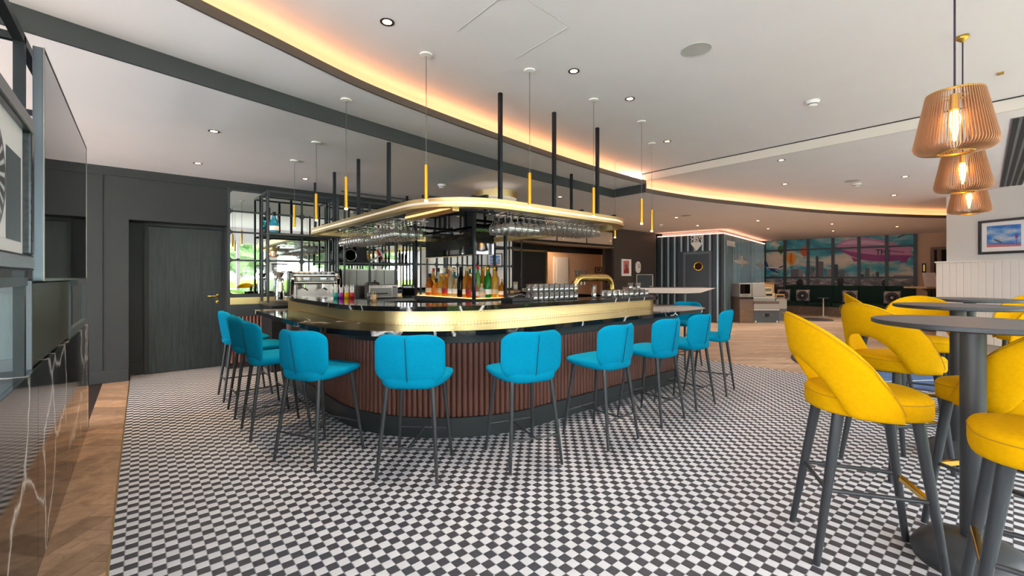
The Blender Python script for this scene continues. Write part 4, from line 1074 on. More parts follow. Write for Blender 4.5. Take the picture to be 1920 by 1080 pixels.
# ================================================================== BACK BAR
bb = thing('back_counter', 'long dark service counter below the mirror wall', 'counter', (0, 0, 0))
MB().box(1.35, 6.2, 6.60, 7.225, 0.0, 0.91).build('body', 'black_matte', bb)
MB().box(1.32, 6.22, 6.56, 7.225, 0.91, 0.95).build('top', 'steel_brushed', bb)
def shelf_unit(label, posts, x0, x1, rows_, y0=6.80, y1=7.2, zt=2.52):
    t = thing('shelf_rack', label, 'shelf', ((x0 + x1) / 2, y0, 0.95)); c = (x0 + x1) / 2
    for x in posts:
        for y in (0, y1 - y0): MB().box(x - c - 0.013, x - c + 0.013, y - 0.013, y + 0.013, 0.0, zt - 0.95).build('post', 'paint_dark', t)
    for z in rows_:
        MB().box(x0 - c, x1 - c, -0.013, y1 - y0 + 0.013, z - 0.95 - 0.006, z - 0.95).build('shelf', 'steel_dark', t)
        for y in (0, y1 - y0): MB().box(x0 - c, x1 - c, y - 0.012, y + 0.012, z - 0.95 - 0.024, z - 0.95 - 0.006).build('rail', 'paint_dark', t)
    for y in (0, y1 - y0): MB().box(x0 - c, x1 - c, y - 0.012, y + 0.012, zt - 0.95 - 0.024, zt - 0.95).build('rail', 'paint_dark', t)
    for x in (x0, x1): MB().box(x - c - 0.012, x - c + 0.012, 0, y1 - y0, zt - 0.974, zt - 0.95).build('rail', 'paint_dark', t)
    return t
shelf_unit('open metal bottle rack above the espresso machine', (1.345, 2.30), 1.345, 2.30, (1.93,))
shelf_unit('open metal rack holding the model plane above the oven', (2.40, 2.80, 3.25, 3.72), 2.40, 3.72, (1.93, 1.535))
shelf_unit('open metal rack behind the hanging televisions', (3.85, 4.6, 5.35, 6.1), 3.85, 6.1, (1.93,))
def bottle_me(kind, glass, cap, lab):
    P = {'tall': [(0, 0), (0.036, 0), (0.038, 0.01), (0.038, 0.17), (0.032, 0.2), (0.016, 0.225), (0.013, 0.29), (0.013, 0.3), (0, 0.3)],
         'round': [(0, 0), (0.045, 0), (0.048, 0.012), (0.048, 0.12), (0.04, 0.15), (0.02, 0.175), (0.015, 0.22), (0.015, 0.235), (0, 0.235)],
         'squat': [(0, 0), (0.048, 0), (0.052, 0.01), (0.050, 0.08), (0.035, 0.12), (0.018, 0.14), (0.015, 0.18), (0, 0.18)],
         'slim': [(0, 0), (0.029, 0), (0.031, 0.01), (0.031, 0.2), (0.024, 0.235), (0.013, 0.26), (0.012, 0.32), (0, 0.32)]}[kind]
    top = P[-2][1]; rn = P[-2][0]; rb = P[2][0]
    body = MB().lathe(P, 14).mesh('body', 'bottle_' + glass, True)
    c = MB().lathe([(rn + 0.001, top - 0.03), (rn + 0.003, top - 0.03), (rn + 0.003, top + 0.012), (0, top + 0.014)], 10, caps=False).mesh('cap', cap, True)
    l = MB().lathe([(rb + 0.0008, 0.035), (rb + 0.0015, 0.036), (rb + 0.0015, 0.085), (rb + 0.0008, 0.086)], 14, caps=False).mesh('label', lab, True) if lab else None
    return body, c, l
BC = {}
def bottle(kind, glass, cap, lab, loc, label, group=None, s=1.0):
    k = (kind, glass, cap, lab)
    if k not in BC: BC[k] = bottle_me(*k)
    t = thing('bottle', label, 'bottle', loc, random.uniform(0, 6), group); t.scale = (s, s, s)
    for nm, me in zip(('body', 'cap', 'label'), BC[k]):
        if me: o = bpy.data.objects.new(nm, me); COL.objects.link(o); o.parent = t
# island bottles: placed along the two visible sides by distance
IB = [(806, 0, 'round', 'whisky', 'black_matte', 'cream_plastic'), (813, 1, 'tall', 'gold', 'red_paint', 'print_white'), (818, 0, 'squat', 'amber', 'black_matte', None), (822, 1, 'tall', 'clear', 'black_matte', 'print_white'),
      (828, 0, 'round', 'gold', 'gold_paint', 'cream_plastic'), (833, 1, 'tall', 'clear', 'cream_plastic', 'red_paint'), (837, 0, 'round', 'amber', 'gold_paint', 'red_paint'), (842, 1, 'slim', 'rose', 'cream_plastic', None),
      (846, 0, 'tall', 'pale', 'cream_plastic', 'print_white'), (852, 1, 'tall', 'blue', 'chrome', None), (856, 0, 'squat', 'pale', 'cream_plastic', 'print_white'), (863, 1, 'slim', 'pale', 'cream_plastic', None),
      (864, 0, 'tall', 'dark', 'black_matte', None), (874, 0, 'tall', 'amber', 'cream_plastic', 'print_white'), (881, 1, 'slim', 'teal', 'brass', 'cream_plastic'), (882, 0, 'round', 'whisky', 'brass', 'red_paint')]
adj = dict(whisky='deep amber', gold='golden', amber='amber', clear='clear', rose='rosy', pale='pale straw', blue='blue', dark='black', teal='teal green', green='green', lime='lime green', brown='brown')
CN = dict(black_matte='black', red_paint='red', gold_paint='gold', cream_plastic='cream', chrome='silver', brass='brass')
kd = dict(round='round-shouldered', tall='tall', squat='squat', slim='slim')
for i, (px, row, k, g, c, l) in enumerate(IB):
    r = ray(px, 550); x = 2.99 + row * 0.17; t_ = x / r[0]
    bottle(k, g, c, l, (x, r[1] * t_, 1.0552), s=1.2, label=f'{kd[k]} {adj[g]} bottle with {CN[c]} cap, {"back" if row else "front"} row, long side of the glowing island')
IB2 = [(891, 0, 'round', 'rose', 'black_matte', 'print_white'), (896, 1, 'slim', 'lime', 'red_paint', 'print_white'), (906, 1, 'tall', 'amber', 'gold_paint', 'print_white'), (903, 0, 'squat', 'clear', 'brass', 'cream_plastic'), (914, 0, 'tall', 'green', 'gold_paint', 'print_white'),
       (916, 1, 'slim', 'brown', 'black_matte', 'cream_plastic'), (927, 0, 'tall', 'gold', 'gold_paint', 'cream_plastic'), (930, 1, 'tall', 'rose', 'black_matte', None), (941, 0, 'round', 'amber', 'cream_plastic', 'print_white')]
for i, (px, row, k, g, c, l) in enumerate(IB2):
    r = ray(px, 550); y = 4.12 + row * 0.15; t_ = y / r[1]
    bottle(k, g, c, l, (r[0] * t_, y, 1.0552), s=1.2 if k in ('tall', 'slim') else 0.9, label=f'{kd[k]} {adj[g]} bottle with {CN[c]} cap, {"back" if row else "front"} row, short side of the glowing island')
def shelf_bottle(px, y, z, k, g, lab=None, s=1.0, lb='', gp=None, cap='black_matte'):
    r = ray(px, 450); bottle(k, g, cap, lab, (r[0] * y / r[1], y, z), lb, gp, s)
shelf_bottle(514, 6.95, 1.93, 'round', 'blue', 'print_white', 1.25, 'blue gin bottle with white label alone on the rack above the espresso machine')
for i, px in enumerate((662, 668, 675, 682, 690, 697)): shelf_bottle(px, 6.9 + 0.05 * (i % 2), 1.93, 'tall', 'green', 'print_white' if i % 2 else None, 0.95, 'green glass bottle on the rack shelf above the model plane', 'green bottles on the upper rack')
for i, px in enumerate((728, 737, 746)): shelf_bottle(px, 6.95, 1.93, 'round', 'blue', None, 0.8, 'light blue bottle on the rack shelf above the dark small bottles', 'blue bottles on the upper rack', 'chrome')
for i, px in enumerate((756, 766, 774)): shelf_bottle(px, 6.95, 1.93, 'tall', 'brown', None, 0.8, 'brown bottle on the rack shelf above the black monitor', 'brown bottles on the upper rack')
for i, px in enumerate((788, 794, 799)): shelf_bottle(px, 6.95, 1.93, 'tall', 'lime' if i % 2 else 'green', None, 0.95, 'green bottle on the rack beside the hanging television', 'green bottles by the television')
for i, px in enumerate((743, 749, 755, 761)): shelf_bottle(px, 6.92, 1.535, 'slim', 'dark', None, 0.72, 'small dark bottle on the rack beside the model plane', 'small dark bottles')
# model plane
def pos(px, y): r = ray(px, 480); return r[0] * y / r[1]
mp_ = thing('model_plane', 'white and red toy propeller plane nose up on the middle rack shelf', 'model plane', (pos(713, 6.95), 6.93, 1.535))
d = Vector((-0.52, -0.15, 0.84)).normalized()
def al(a_, lo_=0.0): return Vector((0.06, 0, 0.03)) + d * a_
MB().tube([al(-0.01), al(0.03), al(0.12), al(0.2), al(0.26), al(0.285)], [0.012, 0.02, 0.036, 0.038, 0.028, 0.008], 14).build('fuselage', 'white_paint', mp_, smooth=True)
MB().tube([al(0.06) + Vector((-0.018, -0.012, -0.008)), al(0.15) + Vector((-0.018, -0.012, -0.008)), al(0.24) + Vector((-0.01, -0.01, -0.006)), al(0.27)], [0.018, 0.030, 0.022, 0.006], 12).build('belly', 'red_paint', mp_, smooth=True)
MB().bar(al(0.16) + Vector((-0.16, -0.05, -0.13)), al(0.16) + Vector((0.15, 0.05, 0.06)), 0.075, 0.010, up=d).build('wing', 'white_paint', mp_, bevel=0.004)
MB().bar(al(0.02) + Vector((-0.06, -0.02, -0.03)), al(0.02) + Vector((0.07, 0.02, 0.03)), 0.035, 0.007, up=d).build('tailplane', 'white_paint', mp_, bevel=0.002)
MB().bar(al(0.01), al(0.01) + Vector((0.06, 0.0, 0.05)), 0.04, 0.007).build('fin', 'red_paint', mp_, bevel=0.002)
MB().bar(al(0.285) + Vector((-0.05, 0, -0.03)), al(0.285) + Vector((0.05, 0, 0.03)), 0.012, 0.006).build('propeller', 'black_matte', mp_)
MB().box(-0.03, 0.09, -0.03, 0.03, 0.0, 0.016).build('stand', 'black_matte', mp_)
# round black gauge / drum
gd = thing('drum_lamp', 'black round drum with silver ring on the middle rack shelf', 'drum', (pos(656, 6.92), 6.92, 1.535))
MB().cyl((0, -0.02, 0.115), (0, 0.16, 0.115), 0.115, n=32).build('body', 'black_matte', gd, auto=True)
MB().tube([(0.092 * math.cos(2 * PI * i / 32), -0.024, 0.115 + 0.092 * math.sin(2 * PI * i / 32)) for i in range(33)], 0.007, 8, caps=False).build('ring', 'chrome', gd, smooth=True)
MB().cyl((0, -0.026, 0.115), (0, -0.02, 0.115), 0.088, n=32).build('lens', 'black_gloss', gd)
bk_ = tag(MB().box(pos(672, 7.1) , pos(684, 7.1), 7.02, 7.18, 1.535, 1.9).build('speaker_box', 'black_matte', bevel=0.004), 'tall plain black box behind the round drum on the rack', 'box')
# steel oven backsplash panels standing behind oven
sp = thing('steel_backsplash', 'row of brushed steel panels standing behind the small oven', 'backsplash', (pos(700, 7.0), 7.165, 0.95))
xa = pos(648, 7.0); xb = pos(752, 7.0); c = pos(700, 7.0)
for i in range(4):
    a = xa + (xb - xa) * i / 4; b = xa + (xb - xa) * (i + 1) / 4
    MB().box(a - c + 0.004, b - c - 0.004, -0.01, 0.01, 0.0, 0.47).build('panel', 'steel_brushed', sp, bevel=0.002)
MB().box(xa - c, xb - c, -0.02, 0.03, 0.47, 0.49).build('rail', 'steel', sp)
# oven
ov = thing('mini_oven', 'small silver countertop oven with red display', 'oven', (pos(721, 6.72), 6.75, 0.95)); hw_ = (pos(748, 6.7) - pos(694, 6.7)) / 2
MB().box(-hw_, hw_, 0.0, 0.19, 0.015, 0.225).build('body', 'steel', ov, bevel=0.006)
MB().box(-hw_ + 0.025, hw_ - 0.11, -0.008, 0.0, 0.04, 0.175).build('door', 'steel_brushed', ov, bevel=0.003)
MB().cyl((-hw_ + 0.12, -0.028, 0.085), (hw_ - 0.19, -0.028, 0.085), 0.008, n=8).build('handle', 'black_matte', ov)
MB().box(hw_ - 0.095, hw_ - 0.015, -0.005, 0.0, 0.03, 0.205).build('control_panel', 'grey_laminate', ov)
MB().box(hw_ - 0.08, hw_ - 0.035, -0.008, -0.005, 0.175, 0.192).build('display', 'red_paint', ov)
for i in range(4):
    for j in range(2): MB().cyl((hw_ - 0.075 + j * 0.04, -0.010, 0.06 + i * 0.026), (hw_ - 0.075 + j * 0.04, -0.005, 0.06 + i * 0.026), 0.006, n=8).build('button', 'black_matte', ov)
for i in range(5): MB().cyl((-hw_ + 0.05 + i * 0.055, -0.008, 0.2), (-hw_ + 0.05 + i * 0.055, 0.0, 0.2), 0.007, n=8).build('vent_hole', 'taupe', ov)
MB().box(-hw_ + 0.02, hw_ - 0.02, 0.02, 0.17, 0.0, 0.015).build('feet', 'black_matte', ov)
kt = thing('steel_kettle', 'lidded steel pot standing behind the small oven', 'pot', (pos(704, 6.9), 6.92, 0.95)); kt.location.y = 6.94; kt.location.z = 0.95
MB().lathe([(0, 0.0), (0.075, 0.0), (0.078, 0.02), (0.078, 0.25), (0.07, 0.262), (0.03, 0.272), (0, 0.274)], 24).build('body', 'steel', kt, smooth=True); kt.location = (pos(703, 7.05), 7.055, 0.95)
MB().lathe([(0, 0.274), (0.012, 0.274), (0.016, 0.29), (0.012, 0.302), (0, 0.304)], 12).build('knob', 'black_matte', kt, smooth=True)
mn = thing('till_monitor', 'black till screen standing beside the small oven', 'monitor', (pos(766, 6.72), 6.72, 0.95))
MB().box(-0.115, 0.115, 0.0, 0.02, 0.03, 0.225).build('panel', 'black_matte', mn, bevel=0.004); MB().box(-0.105, 0.105, -0.003, 0.0, 0.04, 0.215).build('screen', 'black_gloss', mn); MB().box(-0.06, 0.06, -0.02, 0.1, 0, 0.03).build('stand', 'black_matte', mn)
# espresso machine
es = thing('espresso_machine', 'two-group silver espresso machine with curved side panels', 'espresso machine', (1.92, 6.60, 0.95)); es.scale = (0.88, 1, 1)
MB().box(-0.33, 0.33, 0.05, 0.5, 0.25, 0.38).build('upper_body', 'steel', es, bevel=0.02)
MB().box(-0.33, 0.33, 0.0, 0.5, 0.0, 0.055).build('drip_tray', 'steel_brushed', es, bevel=0.01)
MB().box(-0.33, 0.33, 0.22, 0.5, 0.055, 0.25).build('rear_body', 'steel', es)
MB().box(-0.31, 0.31, 0.015, 0.055, 0.285, 0.365).build('front_panel', 'steel_brushed', es, bevel=0.01)
for sx in (-1, 1):
    pts = [(-0.0, 0.0), (0.12, 0.0)]
    pl = [(0.50, 0.0), (0.0, 0.0), (0.02, 0.10), (-0.02, 0.24), (-0.035, 0.34), (0.02, 0.41), (0.12, 0.44), (0.50, 0.44)]
    m = MB(); x0, x1 = sorted((sx * 0.33, sx * 0.39)); n = len(pl)
    m.add([(x0, y, z) for y, z in pl] + [(x1, y, z) for y, z in pl], [tuple(range(n)), tuple(range(2 * n - 1, n - 1, -1))] + [(i, (i + 1) % n, n + (i + 1) % n, n + i) for i in range(n)])
    m.build('side_panel', 'chrome', es, bevel=0.012)
    g = MB().cyl((sx * 0.15, 0.10, 0.25), (sx * 0.15, 0.10, 0.19), 0.035, n=18).build('group_head', 'chrome', es, auto=True)
    MB().tube([(sx * 0.15, 0.10, 0.19), (sx * 0.15, 0.02, 0.185), (sx * 0.15, -0.06, 0.17)], 0.012, 8).build('portafilter', 'black_matte', g)
    MB().tube([(sx * 0.29, 0.05, 0.25), (sx * 0.29, 0.01, 0.2), (sx * 0.285, 0.02, 0.09)], 0.006, 8).build('steam_wand', 'chrome', es)
    MB().cyl((sx * 0.26, -0.01, 0.325), (sx * 0.26, 0.018, 0.325), 0.026, n=18).build('gauge', 'white_paint', es)
    MB().box(sx * 0.13 - 0.06, sx * 0.13 + 0.06, 0.008, 0.016, 0.31, 0.345).build('button_strip', 'black_gloss', es)
MB().box(-0.32, 0.32, 0.10, 0.48, 0.38, 0.386).build('cup_tray', 'chrome', es)
cup = MB().lathe([(0, 0.0), (0.02, 0.0), (0.032, 0.02), (0.038, 0.05), (0.036, 0.05), (0.03, 0.022), (0, 0.008)], 14).mesh('coffee_cup', 'white_paint', True)
for i in range(7):
    for j in range(2):
        o = put(cup, 'coffee_cup', (1.69 + i * 0.077, 6.76 + j * 0.09, 1.337), 'white coffee cup on top of the espresso machine', 'cup', 'cups on the espresso machine')
shot = MB().lathe([(0, 0), (0.022, 0), (0.027, 0.07), (0.025, 0.07), (0.02, 0.008), (0, 0.006)], 12).mesh('coffee_glass', 'glass_clear', True)
for i in range(6): put(shot, 'coffee_glass', (1.70 + i * 0.07, 6.97, 1.337), 'small clear glass behind the cups on the espresso machine', 'glass', 'glasses on the espresso machine')
gr = thing('coffee_grinder', 'silver coffee grinder with clear bean hopper at the espresso machine side', 'grinder', (pos(523, 6.72) - 0.02, 6.74, 0.95)); gr.location = (1.465, 6.69, 0.95)
MB().box(-0.075, 0.075, -0.09, 0.13, 0, 0.03).build('foot', 'steel', gr, bevel=0.008)
MB().lathe([(0, 0.03), (0.062, 0.03), (0.066, 0.05), (0.055, 0.3), (0.05, 0.34), (0, 0.34)], 20).build('body', 'chrome', gr, smooth=True)
MB().cyl((0, -0.06, 0.16), (0, -0.06, 0.28), 0.04, n=18).build('dosing_chamber', 'chrome', gr, auto=True)
MB().lathe([(0.03, 0.34), (0.05, 0.40), (0.095, 0.45), (0.098, 0.53), (0.096, 0.53), (0.093, 0.452), (0.048, 0.403), (0.028, 0.343)], 24, caps=False).build('hopper', 'glass_clear', gr, smooth=True)
MB().lathe([(0, 0.53), (0.1, 0.53), (0.1, 0.542), (0, 0.546)], 24).build('lid', 'black_matte', gr, smooth=True)
MB().lathe([(0, 0.345), (0.03, 0.35), (0.055, 0.40), (0.06, 0.41), (0, 0.42)], 20).build('beans', 'bench_wood', gr, smooth=True)
# straw holders etc on raised ledge
def ledge_spot(px, py=556, z=1.06): p = atZ(px, py, z); return p
for i, (px, mt, lb) in enumerate(((640, 'bottle_teal', 'teal'), (648, 'rug_blue', 'violet'), (656, 'yellow_fabric', 'yellow'))):
    pass
plain('violet_paint', (150, 30, 150), 0.4); plain('teal_paint', (20, 150, 140), 0.4)
base = Vector((1.70, 5.10, 1.06))
for i, (mt, lb) in enumerate((('teal_paint', 'teal'), ('violet_paint', 'violet'), ('yellow_fabric', 'yellow'), ('red_paint', 'red'))):
    t = thing('straw_holder', f'small {lb} holder filled with white straws on the raised ledge', 'holder', (base.x + i * 0.046, base.y - i * 0.045, 1.06))
    MB().lathe([(0, 0), (0.024, 0), (0.026, 0.065), (0.023, 0.065), (0.022, 0.006), (0, 0.006)], 16).build('cup', mt, t, smooth=True)
    for k in range(6):
        a = k * 1.05 + i; MB().cyl((0.012 * math.cos(a), 0.012 * math.sin(a), 0.008), (0.022 * math.cos(a), 0.022 * math.sin(a), 0.125 + 0.015 * (k % 3)), 0.004, n=6).build('straw', 'print_white', t)
jar = MB().lathe([(0, 0), (0.04, 0), (0.043, 0.01), (0.043, 0.085), (0.04, 0.085), (0.039, 0.012), (0, 0.01)], 18)
o = jar.build('glass_jar', 'glass_cut', smooth=True, loc=(1.79, 4.30, 1.06)); tag(o, 'faceted clear glass jar on the raised ledge beside the straw holders', 'jar')
t = thing('wooden_pot', 'small wooden toothpick pot beside the glass jar on the ledge', 'pot', (1.79, 4.12, 1.06)); t.location.x = 1.74
MB().lathe([(0, 0), (0.025, 0), (0.026, 0.07), (0.022, 0.07), (0.021, 0.01), (0, 0.01)], 16).build('pot', 'table_wood', t, smooth=True)
for k in range(5): MB().cyl((0.006 * math.cos(k * 1.3), 0.006 * math.sin(k * 1.3), 0.012), (0.018 * math.cos(k * 1.3), 0.018 * math.sin(k * 1.3), 0.10), 0.0015, n=5).build('toothpick', 'cream_plastic', t)
# bar tools tray near tap
tl = thing('bar_tool_tray', 'black tray of steel bar tools behind the raised ledge', 'tray', (0, 0, 1.06)); q = atY(966, 560, 3.3); tl.location = (q.x, 3.28, 1.06)
MB().box(-0.13, 0.11, -0.09, 0.09, 0, 0.035).build('tray', 'black_matte', tl, bevel=0.004)
for k in range(4): MB().tube([(-0.12 + 0.02 * k, -0.06 + 0.04 * k, 0.042), (0.02, -0.05 + 0.03 * k, 0.075 - 0.008 * k), (0.10, -0.06 + 0.045 * k, 0.048)], 0.005, 6).build('tool', 'chrome', tl)

# ================================================================== CREW CABIN
CA, CB, CC = Vector((12.22, 7.26, 0)), Vector((12.58, 5.41, 0)), Vector((17.75, 6.15, 0))
ZC = 2.55
class Plane:
    def __init__(s, p, q):
        s.p = Vector((p[0], p[1], 0)); q = Vector((q[0], q[1], 0)); s.d = (q - s.p).normalized(); s.L = (q - s.p).length
        s.n = Vector((s.d.y, -s.d.x, 0));
        if s.n.dot(-s.p) < 0: s.n = -s.n          # towards the camera
    def hit(s, px, py):
        r = Vector(ray(px, py)); t = s.p.dot(s.n) / Vector((r.x, r.y, 0)).dot(s.n)
        w_ = Vector((r.x, r.y, 0)) * t; return ((w_ - s.p).dot(s.d), CAMH + r.z * t)
    def P(s, a, z, o=0.0): w_ = s.p + s.d * a + s.n * o; return (w_.x, w_.y, z)
    def poly(s, mb, pts, o0, o1):
        n = len(pts); vs = [s.P(a, z, o0) for a, z in pts] + [s.P(a, z, o1) for a, z in pts]
        return mb.add(vs, [tuple(range(n)), tuple(range(2 * n - 1, n - 1, -1))] + [(i, (i + 1) % n, n + (i + 1) % n, n + i) for i in range(n)])
    def rect(s, mb, a0, a1, z0, z1, o0, o1): return s.poly(mb, [(a0, z0), (a1, z0), (a1, z1), (a0, z1)], o0, o1)
    def pxpoly(s, mb, pts, o0, o1): return s.poly(mb, [s.hit(*p) for p in pts], o0, o1)
plain('cabin_dark', (32, 37, 43), 0.35); plain('cabin_strip', (150, 166, 170), 0.3, metal=0.6); plain('cabin_glass', (104, 122, 126), 0.12, metal=0.75)
front = Plane(CA, CB); sidep = Plane(CB, CC)
cabin = thing('crew_cabin', 'dark ribbed cabin clad in vertical metal strips with a glowing top edge', 'cabin', (0, 0, 0))
m = MB(); m.prism([(CA.x, CA.y), (CB.x, CB.y), (CC.x, CC.y), (17.6, 7.25)], 0, ZC); m.build('body', 'cabin_dark', cabin)
k = 0
for px in (1212, 1221, 1229.5, 1241.5, 1253.5, 1265.5, 1278, 1290.5, 1303, 1318, 1331.5, 1346):
    a, _ = front.hit(px, 500); low = 0.02 if not (1276 < px < 1338) else 2.07
    m = MB(); front.rect(m, a - 0.022, a + 0.022, low, ZC - 0.01, 0.0, 0.03); m.build('metal_strip', 'cabin_strip', cabin)
    m = MB(); front.rect(m, a + 0.05, a + 0.075, low, ZC - 0.01, 0.0, 0.03); m.build('metal_strip', 'black_matte', cabin)
for i in range(36):
    a = 0.06 + i * 0.145
    if a > sidep.L: break
    m = MB(); sidep.rect(m, a, a + 0.03, 0.02, ZC - 0.01, 0.0, 0.02); m.build('metal_strip', 'cabin_strip', cabin)
for i in range(8):
    a = 0.9 + i * 0.55; m = MB(); sidep.rect(m, a, a + 0.53, 0.9, ZC - 0.02, 0.0, 0.012); m.build('glass_panel', 'cabin_glass', cabin)
# door of cabin
a0, _ = front.hit(1282, 500); a1, _ = front.hit(1335, 500)
dz = thing('cabin_door', 'dark cabin door with a round brass porthole', 'door', (0, 0, 0))
m = MB(); front.rect(m, a0 + 0.07, a1 - 0.07, 0.0, 1.98, 0.004, 0.03); m.build('leaf', 'cabin_dark', dz)
m = MB(); front.rect(m, a0, a0 + 0.07, 0, 2.05, 0.002, 0.06); front.rect(m, a1 - 0.07, a1, 0, 2.05, 0.002, 0.06); front.rect(m, a0 + 0.07, a1 - 0.07, 1.98, 2.05, 0.002, 0.06); m.build('door_frame', 'grey_blue', dz)
ac, zc = front.hit(1310, 499.5)
ringp = [front.P(ac + 0.115 * math.cos(2 * PI * i / 28), zc + 0.115 * math.sin(2 * PI * i / 28), 0.04) for i in range(29)]
ph = MB().tube(ringp, 0.022, 8, caps=False).build('porthole', 'brass_polished', dz, smooth=True)
m = MB(); front.poly(m, [(ac + 0.105 * math.cos(2 * PI * i / 28), zc + 0.105 * math.sin(2 * PI * i / 28)) for i in range(28)], 0.03, 0.036); m.build('porthole_glass', 'bottle_brown', ph)
# signs
def text_mesh(txt, size, ext=0.004):
    cu = bpy.data.curves.new('t', 'FONT'); cu.body = txt; cu.size = size; cu.extrude = ext; cu.align_x = 'CENTER'; cu.resolution_u = 3; cu.offset = size * 0.02
    o = bpy.data.objects.new('t', cu); COL.objects.link(o)
    dg = bpy.context.evaluated_depsgraph_get(); me = bpy.data.meshes.new_from_object(o.evaluated_get(dg))
    bpy.data.objects.remove(o); return me
def text_on(pl, txt, px, py, size, mat, name, parent=None, o_=0.05, sx=1.0, label=None):
    me = text_mesh(txt, size); me.materials.clear(); me.materials.append(MATS[mat])
    ob = bpy.data.objects.new(name, me); COL.objects.link(ob)
    a, z = pl.hit(px, py)
    sgn = 1.0 if pl.d.dot(Vector((RT[0], RT[1], 0))) > 0 else -1.0
    xax = pl.d * sgn
    M_ = Matrix(((xax.x * sx, 0, pl.n.x, 0), (xax.y * sx, 0, pl.n.y, 0), (0, 1, 0, 0), (0, 0, 0, 1)))
    M_.translation = Vector(pl.P(a, z, o_)); ob.matrix_world = M_
    if parent: ob.parent = parent
    return ob
sg = thing('crew_sign', 'white CREW ONLY lettering with a downward arrow above the cabin door', 'sign', (0, 0, 0))
text_on(front, 'CREW', 1307, 448, 0.15, 'letter_white', 'lettering', sg, 0.036, 0.85)
text_on(front, 'ONLY', 1307, 455, 0.15, 'letter_white', 'lettering', sg, 0.036, 0.85)
m = MB(); front.pxpoly(m, [(1300.5, 454.5), (1313.5, 454.5), (1313.5, 455.8), (1319, 455.5), (1307, 470.5), (1295, 456.5), (1300.5, 456)], 0.034, 0.044); m.build('arrow', 'letter_white', sg)
bsn = thing('boarding_sign', 'white BOARDING lettering high on the ribbed cabin side', 'sign', (0, 0, 0))
text_on(sidep, 'BOARDING', 1369, 462, 0.22, 'letter_white', 'lettering', bsn, 0.03, 0.75)
for (px, py, sc, lb) in ((1389, 491, 1.0, 'white printed propeller plane on the cabin side, nearer the cabin corner'), (1424, 497, 0.6, 'white printed propeller plane on the cabin side, nearer the mural')):
    t = thing('plane_emblem', lb, 'emblem', (0, 0, 0)); m = MB()
    sidep.pxpoly(m, [(px - 16 * sc, py - 3 * sc), (px + 1, py - 5 * sc), (px + 14 * sc, py + 1), (px + 14 * sc, py + 3 * sc), (px + 1, py + 5 * sc), (px - 12 * sc, py + 1)], 0.022, 0.026)
    m.build('wing', 'letter_white', t)
    m = MB(); sidep.pxpoly(m, [(px - 1, py - 11 * sc), (px + 2, py - 11 * sc), (px + 2.5, py + 12 * sc), (px - 0.5, py + 12 * sc)], 0.026, 0.03); m.build('propeller', 'letter_white', t)
# glowing top edge
def led_edge(p, q, z0):
    m = MB(); pl = Plane(p, q); pl.rect(m, 0, pl.L, z0, z0 + 0.018, -0.03, 0.035); return m
led_edge(CA, CB, ZC).build('light_edge', 'led_pink', cabin); led_edge(CB, CC, ZC).build('light_edge', 'led_pink', cabin)
m = MB(); m.prism([(CA.x + 0.25, CA.y), (CB.x + 0.22, CB.y + 0.28), (CC.x, CC.y + 0.25), (17.5, 7.25)], ZC, ZL - 0.005); m.build('upstand', 'ceil_white', cabin)

# ================================================================== MURAL
mur = Plane((MUL.x, MUL.y), (MUR.x, MUR.y))
def mural_sky():
    m, nt, b = new_mat('mural_sky')
    v = mapped(nt, (0.5, 0.5, 1.1)); n = N(nt, 'ShaderNodeTexNoise', i_Scale=1.5, i_Detail=6.0, i_Roughness=0.6, i_Distortion=0.4); nt.links.new(v, n.inputs['Vector'])
    c = ramp(nt, n.outputs['Fac'], [(0.36, lin((10, 100, 130))), (0.47, lin((70, 170, 186))), (0.56, lin((206, 206, 192))), (0.7, lin((236, 222, 206)))])
    nt.links.new(c, b.inputs['Base Color']); b.inputs['Roughness'].default_value = 0.5
def mural_city():
    m, nt, b = new_mat('mural_city')
    v = mapped(nt, (1, 1, 2.2)); n = N(nt, 'ShaderNodeTexVoronoi', i_Scale=7.0); nt.links.new(v, n.inputs['Vector'])
    c = ramp(nt, n.outputs['Color'], [(0.1, lin((70, 66, 70))), (0.5, lin((130, 124, 126))), (0.9, lin((196, 190, 188)))])
    nt.links.new(c, b.inputs['Base Color']); b.inputs['Roughness'].default_value = 0.5
mural_sky(); mural_city()
plain('zep_pink', (206, 140, 184), 0.5); plain('zep_light', (226, 186, 208), 0.5); plain('zep_magenta', (150, 50, 128), 0.5); plain('bld_grey', (104, 106, 112), 0.6); plain('bld_light', (142, 142, 146), 0.6); plain('bld_dark', (74, 78, 84), 0.6)
plain('balloon_yellow', (226, 170, 40), 0.5); plain('balloon_orange', (222, 90, 30), 0.5); plain('balloon_green', (30, 120, 60), 0.5); plain('plane_blue', (34, 50, 130), 0.5); plain('ink', (34, 32, 38), 0.6)
mu = thing('city_mural', 'wide printed mural of a city skyline with a pink airship behind dark glazing bars', 'mural', (0, 0, 0))
def C7(x, y): return (1400 + x / 4.5, 400 + y / 4.5)
def mpart(name, mat, pts, layer, conv=C7):
    m = MB(); o_ = 0.012 + 0.0012 * layer; mur.pxpoly(m, [conv(*p) for p in pts], o_, o_ + 0.001); return m.build(name, mat, mu)
def disc(x, y, rx, ry, n=22): return [(x + rx * math.cos(2 * PI * i / n), y + ry * math.sin(2 * PI * i / n)) for i in range(n)]
m = MB(); mur.rect(m, 0.0, mur.L, 1.22, ZL - 0.005, 0.0, 0.012); m.build('sky_print', 'mural_sky', mu)
m = MB(); mur.rect(m, 0.0, mur.L, 0.95, 1.25, 0.0, 0.0125); m.build('city_print', 'mural_city', mu)
